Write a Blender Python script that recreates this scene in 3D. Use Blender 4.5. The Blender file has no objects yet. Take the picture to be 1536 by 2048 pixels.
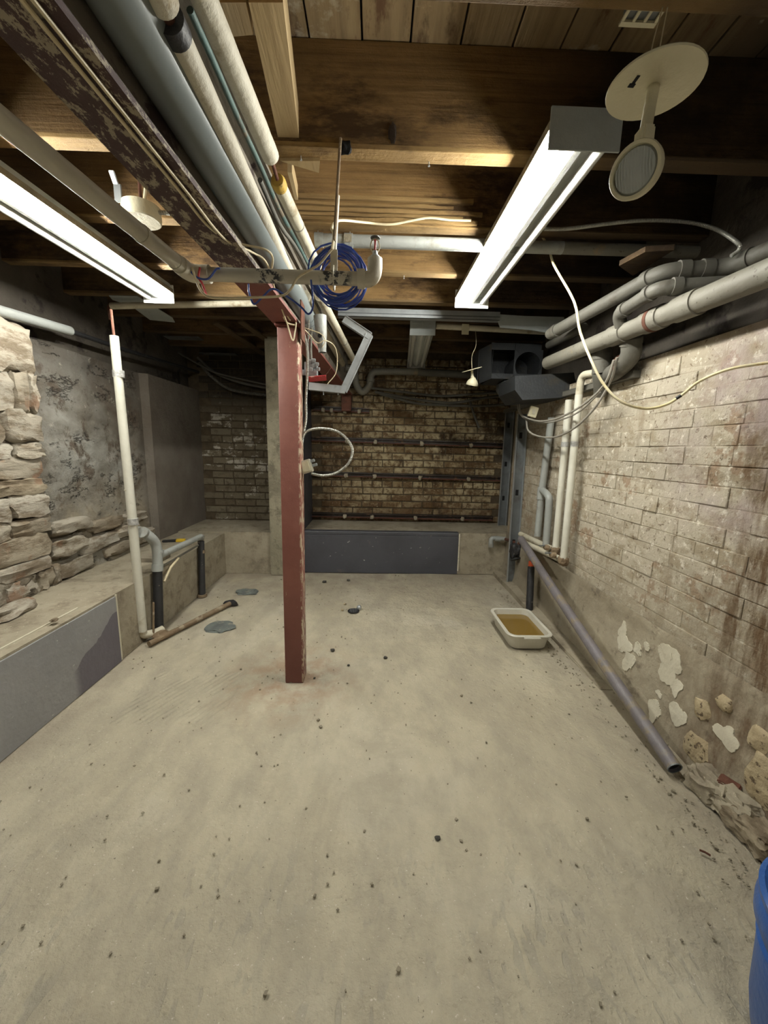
import bpy, bmesh, math, random
from mathutils import Vector, Matrix, noise
random.seed(7)
sc = bpy.context.scene
COL = sc.collection
# ---------------------------------------------------------------- camera (frame 1536 x 2048)
F = 770.0; H = 1.18; ROLL = math.radians(1.15)
def _unroll(px, py):
    x, y = px - 768, py - 1024
    c, s = math.cos(ROLL), math.sin(ROLL)
    return c*x + s*y, -s*x + c*y
_vx, _vy = _unroll(752, 897)
PITCH = math.atan2(-_vy, F); YAW = math.atan2(_vx*math.cos(PITCH), F)
def ray(px, py):
    x, y = _unroll(px, py)
    cp, sp = math.cos(PITCH), math.sin(PITCH)
    v = (x, cp*F + sp*(-y), -sp*F + cp*(-y))
    ca, sa = math.cos(YAW), math.sin(YAW)
    return Vector((ca*v[0] - sa*v[1], sa*v[0] + ca*v[1], v[2]))
def P(px, py, x=None, y=None, z=None):
    """the point of the room on the plane x=, y= or z= seen at that pixel of the frame"""
    d = ray(px, py)
    t = x/d.x if x is not None else y/d.y if y is not None else (z - H)/d.z
    return Vector((0, 0, H)) + d*t
cd = bpy.data.cameras.new('camera'); cam = bpy.data.objects.new('camera', cd); COL.objects.link(cam)
f = ray(768, 1024).normalized(); r = (ray(868, 1024) - ray(768, 1024)).normalized(); u = r.cross(f)
m = Matrix((r, u, -f)).transposed().to_4x4(); m.translation = (0, 0, H)
cam.matrix_world = m
cd.sensor_fit = 'VERTICAL'; cd.sensor_height = 24; cd.lens = F/2048*24; cd.clip_start = .02
sc.camera = cam
# ---------------------------------------------------------------- light and exposure
w = bpy.data.worlds.new('world'); sc.world = w; w.use_nodes = True
w.node_tree.nodes['Background'].inputs[0].default_value = (.8, .85, .9, 1)
w.node_tree.nodes['Background'].inputs[1].default_value = .0
TUBE = 185.0
sc.view_settings.view_transform = 'Standard'; sc.view_settings.look = 'None'
sc.view_settings.exposure = 0.0; sc.view_settings.gamma = 1; sc.view_settings.use_curve_mapping = False
sc.cycles.use_denoising = True
sc.cycles.max_bounces = 8; sc.cycles.diffuse_bounces = 5
# ---------------------------------------------------------------- materials
def nd(nt, t, **k):
    n = nt.nodes.new(t)
    for a, b in k.items():
        if a in n.bl_rna.properties: setattr(n, a, b)
    return n
def c4(c): return (c[0], c[1], c[2], 1)
class NT:
    def __init__(s, name):
        s.m = bpy.data.materials.new(name); s.m.use_nodes = True; s.t = s.m.node_tree
        s.b = s.t.nodes['Principled BSDF']; s.L = s.t.links.new
        s.pos = nd(s.t, 'ShaderNodeNewGeometry').outputs['Position']
    def map(s, scale=(1, 1, 1), rot=(0, 0, 0)):
        n = nd(s.t, 'ShaderNodeMapping'); n.inputs['Scale'].default_value = scale; n.inputs['Rotation'].default_value = rot
        s.L(s.pos, n.inputs['Vector']); return n.outputs[0]
    def noise(s, sc_, det=6, rough=.6, stretch=(1, 1, 1), dist=0.0, rot=(0, 0, 0)):
        n = nd(s.t, 'ShaderNodeTexNoise'); n.inputs['Scale'].default_value = sc_; n.inputs['Detail'].default_value = det
        n.inputs['Roughness'].default_value = rough; n.inputs['Distortion'].default_value = dist
        s.L(s.map(stretch, rot), n.inputs['Vector']); return n.outputs[0]
    def ramp(s, v, stops):
        n = nd(s.t, 'ShaderNodeValToRGB'); e = n.color_ramp.elements
        while len(e) < len(stops): e.new(.5)
        for i, (p, c) in enumerate(stops):
            e[i].position = p; e[i].color = c4(c) if not isinstance(c, (int, float)) else (c, c, c, 1)
        s.L(v, n.inputs[0]); return n.outputs[0]
    def mix(s, f, a, b, mode='MIX'):
        n = nd(s.t, 'ShaderNodeMix', data_type='RGBA', blend_type=mode)
        for k, v in ((0, f), (6, a), (7, b)):
            if isinstance(v, (int, float)): n.inputs[k].default_value = v
            elif isinstance(v, tuple): n.inputs[k].default_value = c4(v)
            else: s.L(v, n.inputs[k])
        return n.outputs[2]
    def math(s, op, a, b=0.0, clamp=False):
        n = nd(s.t, 'ShaderNodeMath', operation=op); n.use_clamp = clamp
        for k, v in ((0, a), (1, b)):
            if isinstance(v, (int, float)): n.inputs[k].default_value = v
            else: s.L(v, n.inputs[k])
        return n.outputs[0]
    def axis(s, i):
        n = nd(s.t, 'ShaderNodeSeparateXYZ'); s.L(s.pos, n.inputs[0]); return n.outputs[i]
    def rng(s, v, a, b, c=0.0, d=1.0):
        n = nd(s.t, 'ShaderNodeMapRange'); n.clamp = True
        for k, x in ((1, a), (2, b), (3, c), (4, d)): n.inputs[k].default_value = x
        s.L(v, n.inputs[0]); return n.outputs[0]
    def end(s, col, rough=.8, metal=0.0, bump=None, bd=.004, bs=1.0):
        if isinstance(col, tuple): s.b.inputs['Base Color'].default_value = c4(col)
        else: s.L(col, s.b.inputs['Base Color'])
        s.b.inputs['Roughness'].default_value = rough; s.b.inputs['Metallic'].default_value = metal
        if rough > .7: s.b.inputs['Specular IOR Level'].default_value = .25
        if bump is not None:
            n = nd(s.t, 'ShaderNodeBump'); n.inputs['Strength'].default_value = bs; n.inputs['Distance'].default_value = bd
            s.L(bump, n.inputs['Height']); s.L(n.outputs[0], s.b.inputs['Normal'])
        return s.m
def mat(name, a, b=None, vs=8, stain=None, ss=5, st=(.55, .62), rough=.75, metal=0.0, bs=60, bd=.002, stretch=(1, 1, 1), fleck=None, fs=90, ft=(.66, .7)):
    n = NT(name); b = b or tuple(v*.75 for v in a)
    col = n.ramp(n.noise(vs, stretch=stretch), [(.3, b), (.7, a)])
    if stain: col = n.mix(n.ramp(n.noise(ss, 8, .65, stretch), [(st[0], 0.), (st[1], 1.)]), col, stain)
    if fleck: col = n.mix(n.ramp(n.noise(fs, 3, .5), [(ft[0], 0.), (ft[1], 1.)]), col, fleck)
    return n.end(col, rough, metal, n.noise(bs, 5, .6, stretch), bd)
def emis(name, c, s):
    n = NT(name); n.b.inputs['Base Color'].default_value = (.9, .9, .9, 1)
    n.b.inputs['Emission Color'].default_value = c4(c); n.b.inputs['Emission Strength'].default_value = s
    return n.m

M = {}
# floor: worn beige concrete with trowel marks
n = NT('floor_concrete')
big = n.noise(1.1, 5, .55, dist=.6); mid = n.noise(6, 8, .65, (1, .55, 1), rot=(0, 0, .5)); fine = n.noise(70, 4, .6)
col = n.ramp(big, [(.3, (.40, .36, .265)), (.5, (.47, .425, .315)), (.7, (.49, .46, .375))])
col = n.mix(n.ramp(n.noise(2.7, 7, .7, (1, .7, 1), dist=.8), [(.50, .0), (.62, .5)]), col, (.33, .29, .215))
col = n.mix(n.ramp(mid, [(.42, .0), (.62, .8)]), col, (.35, .315, .24))
tm = n.noise(34, 2, .5, (1, .36, 1), rot=(0, 0, -.32)); nearm = n.rng(n.axis(1), 1.15, .75)
tw = n.math('MULTIPLY', n.ramp(tm, [(.56, 0.), (.6, .30)]), n.math('MULTIPLY', nearm, n.ramp(n.noise(3, 2), [(.4, 0.), (.55, 1.)])))
col = n.mix(tw, col, (.235, .23, .205))
col = n.mix(n.ramp(n.noise(120, 3, .5), [(.69, 0.), (.73, .8)]), col, (.62, .58, .5))
col = n.mix(n.ramp(n.noise(95, 3, .6, (1.1, 1, 1)), [(.26, .9), (.31, 0.)]), col, (.14, .125, .10))
dv = nd(n.t, 'ShaderNodeVectorMath', operation='DISTANCE'); n.L(n.pos, dv.inputs[0]); dv.inputs[1].default_value = (-.42, 1.84, 0)
rust = n.math('MULTIPLY', n.rng(dv.outputs['Value'], .42, .05), n.ramp(n.noise(9, 5), [(.4, 0.), (.6, .8)]))
col = n.mix(rust, col, (.30, .19, .12))
# darker patchy tone by the walls and along the back
edge = n.math('MAXIMUM', n.rng(n.axis(0), .95, 1.25), n.rng(n.axis(1), 2.6, 3.55, 0, .8))
edge = n.math('MAXIMUM', edge, n.rng(n.axis(0), -1.2, -1.38, 0, .8))
col = n.mix(n.math('MULTIPLY', edge, n.ramp(n.noise(5, 6), [(.35, .15), (.6, .8)])), col, (.24, .20, .155))
wv = nd(n.t, 'ShaderNodeTexWave', wave_type='BANDS', bands_direction='X'); wv.inputs['Scale'].default_value = 11; wv.inputs['Distortion'].default_value = 1.5
n.L(n.map((1, 1, 1), (0, 0, .5)), wv.inputs['Vector'])
gx = n.math('MULTIPLY', n.math('GREATER_THAN', n.axis(0), -1.12), n.math('LESS_THAN', n.axis(0), -.66))
gy = n.math('MULTIPLY', n.math('GREATER_THAN', n.axis(1), 1.5), n.math('LESS_THAN', n.axis(1), 1.9))
comb = n.math('MULTIPLY', n.math('MULTIPLY', gx, gy), n.ramp(n.noise(4, 2), [(.42, 0.), (.5, 1.)]))
hgt = n.math('ADD', n.math('MULTIPLY', n.noise(14, 8, .62), 1.0), n.math('MULTIPLY', fine, .18))
hgt = n.math('ADD', hgt, n.math('MULTIPLY', n.math('MULTIPLY', wv.outputs[1], comb), .28))
hgt = n.math('SUBTRACT', hgt, n.math('MULTIPLY', tw, .25))
M['floor'] = n.end(col, .72, 0, hgt, .020)
def concrete(name, a, b, dark, bdist=.006):
    n = NT(name)
    col = n.ramp(n.noise(4, 7, .6), [(.3, b), (.65, a)])
    col = n.mix(n.ramp(n.noise(9, 8, .7), [(.50, 0.), (.64, .8)]), col, dark)
    col = n.mix(n.ramp(n.noise(2.2, 6, .7), [(.52, 0.), (.66, .6)]), col, dark)
    col = n.mix(n.ramp(n.noise(110, 3, .5), [(.68, 0.), (.72, .7)]), col, tuple(min(1, v*1.7) for v in a))
    return n.end(col, .85, 0, n.noise(22, 8, .65), bdist)
M['curb'] = concrete('curb_concrete', (.36, .32, .24), (.27, .235, .17), (.17, .14, .10))
M['pilaster'] = concrete('pilaster_concrete', (.30, .275, .20), (.21, .19, .135), (.12, .105, .075), .01)
def paint(name, a, b, dark, c=(.55, .55, .52)):
    n = NT(name)
    col = n.ramp(n.noise(3, 5, .5), [(.35, b), (.6, a)])
    col = n.mix(n.ramp(n.noise(26, 5, .6, (1, 1, 1.3)), [(.69, 0.), (.72, 1.)]), col, c)
    col = n.mix(n.ramp(n.noise(6, 7, .7), [(.62, 0.), (.75, .7)]), col, dark)
    return n, col
n, col = paint('grey_paint', (.27, .27, .27), (.23, .23, .235), (.12, .115, .12))
my = n.math('MULTIPLY', n.rng(n.axis(1), 1.66, 1.70), n.math('LESS_THAN', n.math('ADD', n.axis(2), n.math('MULTIPLY', n.noise(5, 4), .12)), n.rng(n.axis(1), 1.66, 1.95, .18, .34)))
col = n.mix(my, col, (.125, .115, .135))
M['grey_paint'] = n.end(col, .55, 0, n.noise(18, 6, .6), .004)
n, col = paint('slate_paint', (.058, .060, .072), (.045, .046, .056), (.14, .12, .095), (.4, .4, .38))
M['slate_paint'] = n.end(col, .5, 0, n.noise(18, 6, .6), .004)
# painted brick, right wall
def right_wall(name, mortar):
    n = NT(name)
    a = (.52, .465, .365) if not mortar else (.43, .375, .285)
    col = n.ramp(n.noise(2.2, 6, .6), [(.3, tuple(v*.82 for v in a)), (.65, a)])
    col = n.mix(n.ramp(n.noise(14, 8, .7, (1, .6, 1)), [(.50, 0.), (.60, .8)]), col, (.32, .265, .18))
    col = n.mix(n.ramp(n.noise(3.4, 5, .7), [(.575, 0.), (.61, .8)]), col, (.29, .20, .13))
    col = n.mix(n.ramp(n.noise(4.5, 4, .6, (1, 2.2, .35)), [(.60, 0.), (.68, .55)]), col, (.28, .225, .155))
    col = n.mix(n.ramp(n.noise(34, 7, .75), [(.585, 0.), (.62, .9)]), col, (.15, .11, .07))
    col = n.mix(n.ramp(n.noise(30, 6, .7), [(.36, .8), (.43, 0.)]), col, (.74, .70, .60))
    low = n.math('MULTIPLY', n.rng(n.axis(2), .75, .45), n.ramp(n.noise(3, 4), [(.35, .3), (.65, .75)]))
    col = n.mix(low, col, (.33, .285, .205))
    # water stain running down the near end of the wall
    wob = n.math('MULTIPLY', n.math('SUBTRACT', n.noise(5, 6, .7, (1, 1, .5)), .5), .5)
    near = n.rng(n.math('ADD', n.axis(1), wob), 1.38, 1.22)
    st = n.ramp(n.noise(9, 8, .7, (1, 1.6, .3)), [(.46, .97), (.60, .15)])
    col = n.mix(n.math('MULTIPLY', near, st), col, (.115, .07, .035))
    lil = n.math('MULTIPLY', n.math('MULTIPLY', n.rng(n.axis(1), 1.75, 1.4), n.rng(n.axis(2), .85, 1.0)), n.ramp(n.noise(4, 3), [(.42, 0.), (.6, .55)]))
    col = n.mix(lil, col, (.40, .325, .33))
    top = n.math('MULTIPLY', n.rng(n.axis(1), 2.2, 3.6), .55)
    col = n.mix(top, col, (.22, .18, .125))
    h = n.math('ADD', n.noise(35, 8, .7), n.math('MULTIPLY', n.noise(7, 4), .7))
    return n.end(col, .85, 0, h, .009 if not mortar else .006)
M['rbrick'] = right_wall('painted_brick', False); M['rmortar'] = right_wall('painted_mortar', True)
n = NT('wall_base_parging')
col = n.ramp(n.noise(3, 7, .62), [(.3, (.25, .21, .145)), (.65, (.40, .355, .265))])
col = n.mix(n.ramp(n.noise(11, 8, .7), [(.55, 0.), (.66, .8)]), col, (.16, .13, .095))
near = n.math('MULTIPLY', n.rng(n.axis(1), 1.55, 1.2), n.ramp(n.noise(6, 6, .7, (1, 1.5, .5)), [(.4, .9), (.6, .1)]))
col = n.mix(near, col, (.11, .07, .04))
col = n.mix(n.rng(n.axis(1), 2.0, 3.4, 0, .6), col, (.17, .145, .11))
M['parge'] = n.end(col, .85, 0, n.noise(9, 8, .6), .014)
# bare and flaking brick, back wall
n = NT('back_brick')
oi = nd(n.t, 'ShaderNodeObjectInfo').outputs['Random']
col = n.ramp(oi, [(0, (.105, .065, .032)), (.35, (.19, .135, .07)), (.6, (.30, .235, .13)), (1, (.40, .335, .215))])
col = n.mix(n.ramp(n.noise(2.6, 6, .7, (.7, 1, 1.6)), [(.46, 0.), (.56, .9)]), col, (.46, .385, .24))
col = n.mix(n.ramp(n.noise(18, 8, .7), [(.46, 0.), (.60, .9)]), col, (.10, .055, .020))
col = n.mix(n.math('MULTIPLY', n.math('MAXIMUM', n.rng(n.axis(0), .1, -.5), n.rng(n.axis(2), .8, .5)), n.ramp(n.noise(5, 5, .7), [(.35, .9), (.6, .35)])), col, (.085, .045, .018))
col = n.mix(n.ramp(n.noise(2.6, 5, .7, (1, 1, .6)), [(.54, 0.), (.62, .9)]), col, (.05, .028, .012))
col = n.mix(n.ramp(n.noise(60, 4, .6), [(.64, 0.), (.68, .7)]), col, (.55, .50, .38))
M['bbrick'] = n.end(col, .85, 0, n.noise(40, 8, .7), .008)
n = NT('back_brick_side')
col = n.ramp(oi2 := nd(n.t, 'ShaderNodeObjectInfo').outputs['Random'], [(0, (.12, .095, .06)), (1, (.19, .165, .115))])
col = n.mix(n.ramp(n.noise(3.6, 7, .75, (1, 1, 1.5)), [(.565, 0.), (.585, .95)]), col, (.44, .41, .35))
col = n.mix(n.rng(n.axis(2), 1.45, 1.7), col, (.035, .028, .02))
col = n.mix(n.ramp(n.noise(15, 8, .7), [(.5, 0.), (.65, .8)]), col, (.065, .05, .03))
M['sbrick'] = n.end(col, .85, 0, n.noise(40, 8, .7), .008)
M['mortar'] = mat('dark_mortar', (.10, .075, .045), (.05, .036, .02), 12, bs=50, bd=.004)
# rubble and plaster, left wall
n = NT('rubble_plaster')
col = n.ramp(n.noise(2.4, 7, .62), [(.30, (.12, .09, .065)), (.48, (.20, .185, .155)), (.66, (.32, .315, .285))])
col = n.mix(n.ramp(n.noise(7, 8, .75, (1, 1, .8)), [(.53, 0.), (.60, .9)]), col, (.105, .080, .058))
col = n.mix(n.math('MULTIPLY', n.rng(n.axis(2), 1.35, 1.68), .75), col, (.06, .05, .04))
col = n.mix(n.ramp(n.noise(16, 9, .72), [(.30, .7), (.40, 0.)]), col, (.40, .37, .31))
lowm = n.math('MULTIPLY', n.rng(n.axis(2), 1.0, .62), n.ramp(n.noise(5, 5), [(.35, .2), (.6, .8)]))
col = n.mix(lowm, col, (.31, .265, .185))
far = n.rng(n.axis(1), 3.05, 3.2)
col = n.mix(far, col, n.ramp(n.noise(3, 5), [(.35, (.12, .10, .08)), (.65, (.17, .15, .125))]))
cn = n.math('ABSOLUTE', n.math('SUBTRACT', n.noise(3.2, 9, .72, (1, .7, 1.9)), .5))
ck = n.math('MULTIPLY', n.ramp(cn, [(.0, 1.), (.011, 0.)]), n.math('MULTIPLY', n.ramp(n.noise(6, 3), [(.52, 0.), (.57, 1.)]), n.rng(n.axis(1), 3.2, 3.0)))
col = n.mix(n.math('MULTIPLY', ck, .9), col, (.05, .042, .035))
h = n.math('SUBTRACT', n.noise(12, 9, .7), n.math('MULTIPLY', ck, .6))
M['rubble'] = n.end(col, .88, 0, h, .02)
n = NT('left_stone')
col = n.ramp(nd(n.t, 'ShaderNodeObjectInfo').outputs['Random'], [(0, (.26, .22, .16)), (.6, (.42, .385, .32)), (1, (.33, .275, .19))])
col = n.mix(n.ramp(n.noise(8, 8, .7, (1, .6, 1.6)), [(.48, 0.), (.58, .85)]), col, (.17, .13, .085))
col = n.mix(n.ramp(n.noise(4, 5, .6), [(.61, 0.), (.66, .8)]), col, (.27, .165, .105))
M['stone'] = n.end(col, .88, 0, n.noise(18, 9, .7, (1, .6, 1.8)), .014)
M['dust'] = mat('curb_dust', (.33, .29, .22), (.25, .22, .165), 4, (.17, .15, .12), 3, rough=.9, bs=25, bd=.006)
M['flake'] = mat('cream_plaster_flake', (.62, .585, .47), (.52, .48, .37), 9, (.36, .31, .22), 22, (.62, .68), bs=40, bd=.003)
M['limestone'] = mat('tan_stone', (.48, .40, .26), (.30, .235, .14), 13, (.11, .08, .05), 40, (.56, .60), bs=30, bd=.01)
# wood
def wood(name, a, b, dark, st=(.56, .66), stretch=(.35, 1, 1)):
    n = NT(name)
    col = n.ramp(n.noise(9, 8, .65, stretch), [(.3, b), (.7, a)])
    g = n.noise(40, 6, .6, (.06 if stretch[0] < 1 else 1, .06 if stretch[1] < 1 else 1, 1.6))
    col = n.mix(n.ramp(g, [(.45, 0.), (.75, .45)]), col, dark)
    col = n.mix(n.ramp(n.noise(3.6, 7, .72, stretch), [(st[0], 0.), (st[1], .9)]), col, dark)
    col = n.mix(n.ramp(n.noise(12, 7, .7), [(.28, .5), (.36, 0.)]), col, tuple(min(1, v*1.35) for v in a))
    return n, col, g
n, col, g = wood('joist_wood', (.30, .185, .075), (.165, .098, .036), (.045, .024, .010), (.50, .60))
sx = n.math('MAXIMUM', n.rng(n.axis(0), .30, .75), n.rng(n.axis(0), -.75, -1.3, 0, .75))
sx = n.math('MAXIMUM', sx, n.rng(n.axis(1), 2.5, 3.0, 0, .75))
col = n.mix(n.math('MULTIPLY', sx, n.ramp(n.noise(2.6, 6, .7), [(.35, 1.), (.74, .55)])), col, (.018, .012, .010))  # ceiling shade beyond the lamp housings painted into the wood colour
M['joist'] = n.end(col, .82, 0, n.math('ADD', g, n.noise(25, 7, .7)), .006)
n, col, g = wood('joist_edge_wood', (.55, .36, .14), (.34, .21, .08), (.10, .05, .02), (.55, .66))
col = n.mix(n.math('MULTIPLY', sx, .9) if False else n.math('MAXIMUM', n.rng(n.axis(0), .40, .75, 0, .93), n.math('MAXIMUM', n.rng(n.axis(1), 1.4, 3.0, .35, .9), n.rng(n.axis(1), 1.25, .9, 0, .7))), col, (.05, .035, .022))  # lamplight painted in: edges bright at the first joist, darker away from it
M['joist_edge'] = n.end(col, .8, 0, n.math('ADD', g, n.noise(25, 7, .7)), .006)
n, col, g = wood('subfloor_wood', (.36, .27, .15), (.25, .175, .09), (.06, .03, .015), (.57, .66), (1, .35, 1))
col = n.mix(n.math('MULTIPLY', n.rng(n.axis(0), .75, 1.15), .95), col, (.03, .02, .016))  # same ceiling shade painted into the planks on the right
col = n.mix(n.ramp(n.noise(7, 6, .7, (1, .3, 1)), [(.55, 0.), (.62, .8)]), col, (.10, .045, .022))
col = n.mix(n.ramp(n.noise(4, 6, .7), [(.36, .6), (.42, 0.)]), col, (.52, .46, .34))
M['plank'] = n.end(col, .85, 0, g, .004)
n, col, g = wood('new_wood', (.47, .35, .185), (.36, .26, .13), (.22, .14, .06), (.64, .74), (1, .3, 1))
M['stud_wood'] = n.end(col, .7, 0, g, .002)
M['dark_band'] = mat('dark_sill', (.10, .088, .07), (.05, .042, .034), 4, (.03, .024, .02), 6, bs=20, bd=.01)  # plain dark mottled colour for the band above the walls
# metal, plastic
n = NT('chipped_beam_paint')
ch = n.noise(46, 9, .75, (1, .5, 1))
redf = n.rng(n.axis(1), 1.28, 1.42)
col = n.mix(n.ramp(ch, [(.515, 0.), (.54, 1.)]), (.052, .022, .022), (.33, .28, .20))
col = n.mix(redf, col, n.ramp(n.noise(6, 6), [(.35, (.16, .048, .038)), (.65, (.21, .068, .052))]))
M['beam'] = n.end(col, .6, 0, ch, .003)
M['beam_web'] = mat('beam_web_paint', (.21, .185, .145), (.15, .13, .10), 4, (.035, .02, .016), 7, (.56, .60), .7, bs=30, bd=.003, stretch=(1, .45, 1))
n = NT('red_column_paint')
col = n.ramp(n.noise(5, 6, .6), [(.3, (.20, .068, .052)), (.7, (.27, .105, .080))])
lowm = n.rng(n.axis(2), .55, .15, 0, .6)
col = n.mix(lowm, col, (.12, .035, .03))
en = n.math('MULTIPLY', n.ramp(n.noise(34, 7, .7, (1, 1, .5)), [(.5, 0.), (.54, 1.)]), n.rng(n.axis(0), -.358, -.352))
en2 = n.ramp(n.noise(24, 8, .7, (1.6, 1, .6)), [(.65, 0.), (.68, .85)])
col = n.mix(n.math('MAXIMUM', en, en2), col, (.50, .42, .30))
M['column'] = n.end(col, .5, 0, n.noise(30, 8, .7), .003)
M['red_plate'] = mat('red_steel', (.21, .07, .055), (.15, .045, .035), 9)
M['duct'] = mat('grey_duct_paint', (.20, .225, .225), (.165, .19, .19), 2, rough=.4, bs=8, bd=.001)
M['insul'] = mat('white_insulation_jacket', (.62, .59, .49), (.50, .46, .36), 6, (.38, .32, .21), 12, (.60, .68), .65, bs=35, bd=.004)
M['insul2'] = mat('cream_pipe_jacket', (.56, .53, .42), (.44, .40, .30), 6, (.30, .25, .16), 9, (.56, .66), .7, bs=35, bd=.004)
M['whitepipe'] = mat('white_pipe', (.66, .65, .57), (.56, .545, .46), 5, (.42, .38, .28), 9, (.62, .72), .5)
M['sprink'] = mat('painted_sprinkler_pipe', (.47, .44, .36), (.38, .355, .28), 5, (.05, .05, .055), 13, (.68, .70), .45)
n = NT('painted_sprinkler_pipe'); col = n.ramp(n.noise(5, 6), [(.3, (.42, .395, .32)), (.7, (.55, .52, .43))])
for pp in ((540, 553), (671, 553)):
    q = P(*pp, z=1.668); q.z = 1.668
    dv = nd(n.t, 'ShaderNodeVectorMath', operation='DISTANCE'); n.L(n.pos, dv.inputs[0]); dv.inputs[1].default_value = tuple(q)
    mk = n.math('MULTIPLY', n.rng(dv.outputs['Value'], .052, .034), n.ramp(n.noise(45, 6, .7), [(.49, 0.), (.52, 1.)]))
    col = n.mix(mk, col, (.03, .03, .035))
M['sprink'] = n.end(col, .45)
M['fitting'] = mat('painted_fitting', (.60, .57, .47), (.48, .45, .36), 8, (.30, .26, .19), 15, (.62, .7), .5)
M['pvc'] = mat('grey_pvc', (.34, .36, .34), (.27, .28, .265), 4, (.19, .175, .14), 6, (.55, .68), .45)
M['pvcdirty'] = mat('dusty_pvc', (.20, .19, .155), (.125, .115, .09), 4, (.25, .17, .08), 5, (.60, .70), .6, fleck=(.08, .07, .05), fs=60)
M['pvcdark'] = mat('dark_pvc', (.13, .125, .105), (.085, .08, .065), 4, (.06, .05, .035), 7, (.56, .68), .6)  # darker copy of the pvc colour for the upper pipes by the wall
M['darkpipe'] = mat('dusty_dark_pipe', (.12, .115, .095), (.065, .06, .05), 5, rough=.7)
M['black_iron'] = mat('black_iron', (.022, .022, .024), (.012, .012, .013), 9, (.20, .18, .14), 40, (.66, .69), .55, bs=50, bd=.003)
M['rust'] = mat('rusty_iron', (.14, .055, .035), (.06, .03, .02), 14, rough=.85, bs=60, bd=.004)
M['rustpipe'] = mat('rusted_floor_pipe', (.25, .19, .12), (.14, .095, .06), 8, (.32, .27, .19), 12, rough=.9, bs=50, bd=.006)
M['rail'] = mat('tarred_rail', (.028, .016, .010), (.012, .008, .006), 10, (.11, .06, .03), 9, (.58, .66), .5, bs=40, bd=.006)
M['teal'] = mat('verdigris_pipe', (.10, .19, .18), (.07, .085, .07), 9, (.16, .13, .09), 12, rough=.6)
M['galv'] = mat('galvanised_steel', (.46, .49, .50), (.34, .36, .37), 12, (.25, .26, .25), 8, (.60, .7), .42, .55, bs=50, bd=.001)
M['galvdark'] = mat('dull_steel', (.17, .185, .19), (.12, .13, .135), 10, (.08, .075, .065), 6, (.55, .68), .5, .3)
M['plenum'] = mat('dark_sheet_metal', (.048, .052, .056), (.03, .033, .036), 6, (.06, .055, .045), 9, (.55, .68), .5, .3)
M['hole'] = mat('dark_inside', (.008, .008, .009))
M['lampwhite'] = mat('white_enamel', (.70, .72, .70), (.62, .64, .62), 5, rough=.35)
M['lampgrey'] = mat('dusty_enamel', (.42, .455, .45), (.34, .37, .365), 7, (.25, .23, .19), 18, (.62, .72), .5)
M['dustrim'] = mat('grimy_enamel', (.30, .27, .20), (.20, .175, .125), 25, rough=.9, bs=60, bd=.006)
M['tube_off'] = mat('unlit_tube_glass', (.66, .67, .64), (.62, .63, .6), 3, rough=.12)
M['tube_on'] = emis('lit_tube', (1.0, .985, .90), TUBE)
M['cream'] = mat('aged_cream_plastic', (.66, .62, .45), (.58, .54, .385), 7, (.30, .24, .14), 20, (.66, .72), .5)
M['cable_white'] = mat('cream_cable', (.66, .58, .40), (.55, .47, .30), 30, rough=.5)
M['cable_yellow'] = mat('yellowed_cable', (.80, .68, .36), (.74, .68, .50), 9, (.62, .40, .10), 7, (.6, .68), .45)
M['cable_grey'] = mat('grey_cable', (.30, .28, .24), (.22, .205, .175), 30, rough=.6)
M['cable_blue'] = mat('blue_cable', (.035, .07, .30), (.05, .10, .38), 30, rough=.3)
M['flex'] = mat('armoured_conduit', (.42, .42, .38), (.30, .30, .27), 30, rough=.4, metal=.5)
M['redtag'] = mat('red_cover', (.55, .05, .06), (.42, .04, .045), 15, (.65, .35, .33), 30, (.6, .66), .5)
M['orange'] = mat('orange_cap', (.72, .11, .03), rough=.5)
M['blue'] = mat('blue_plastic', (.018, .085, .30), (.014, .07, .26), 4, fleck=(.05, .14, .36), fs=80, ft=(.7, .76), rough=.35)
M['tub'] = mat('off_white_tub', (.60, .58, .50), (.52, .50, .42), 6, rough=.4)
M['purplepipe'] = mat('grey_lilac_pipe', (.18, .165, .178), (.125, .112, .112), 7, (.20, .165, .11), 9, (.52, .60), .5, bs=50, bd=.003)
M['rag'] = mat('grey_patch', (.16, .18, .165), (.09, .10, .095), 14, (.24, .23, .19), 20, rough=.9, bs=50, bd=.008)
M['debris'] = mat('dark_debris', (.07, .065, .055), (.03, .028, .024), 30)
M['brasscol'] = mat('yellow_insulation', (.50, .33, .05), (.35, .22, .04), 20, (.07, .045, .02), 25, (.58, .64), .7)
M['foil'] = mat('foil_tape', (.62, .62, .60), (.30, .30, .29), 60, rough=.3, metal=.25, bs=90, bd=.004)
M['yellow'] = mat('yellow_tool', (.75, .50, .03), rough=.5)
M['blackp'] = mat('black_plastic', (.02, .02, .02), rough=.5)
n = NT('murky_water')
n.end((.20, .125, .028), .06, 0, n.noise(9, 2), .001); n.b.inputs['Specular IOR Level'].default_value = .5
M['water'] = n.m
n = NT('lens_glass'); n.end((.75, .8, .8), .08); n.b.inputs['Transmission Weight'].default_value = .45; M['lens'] = n.m
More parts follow.
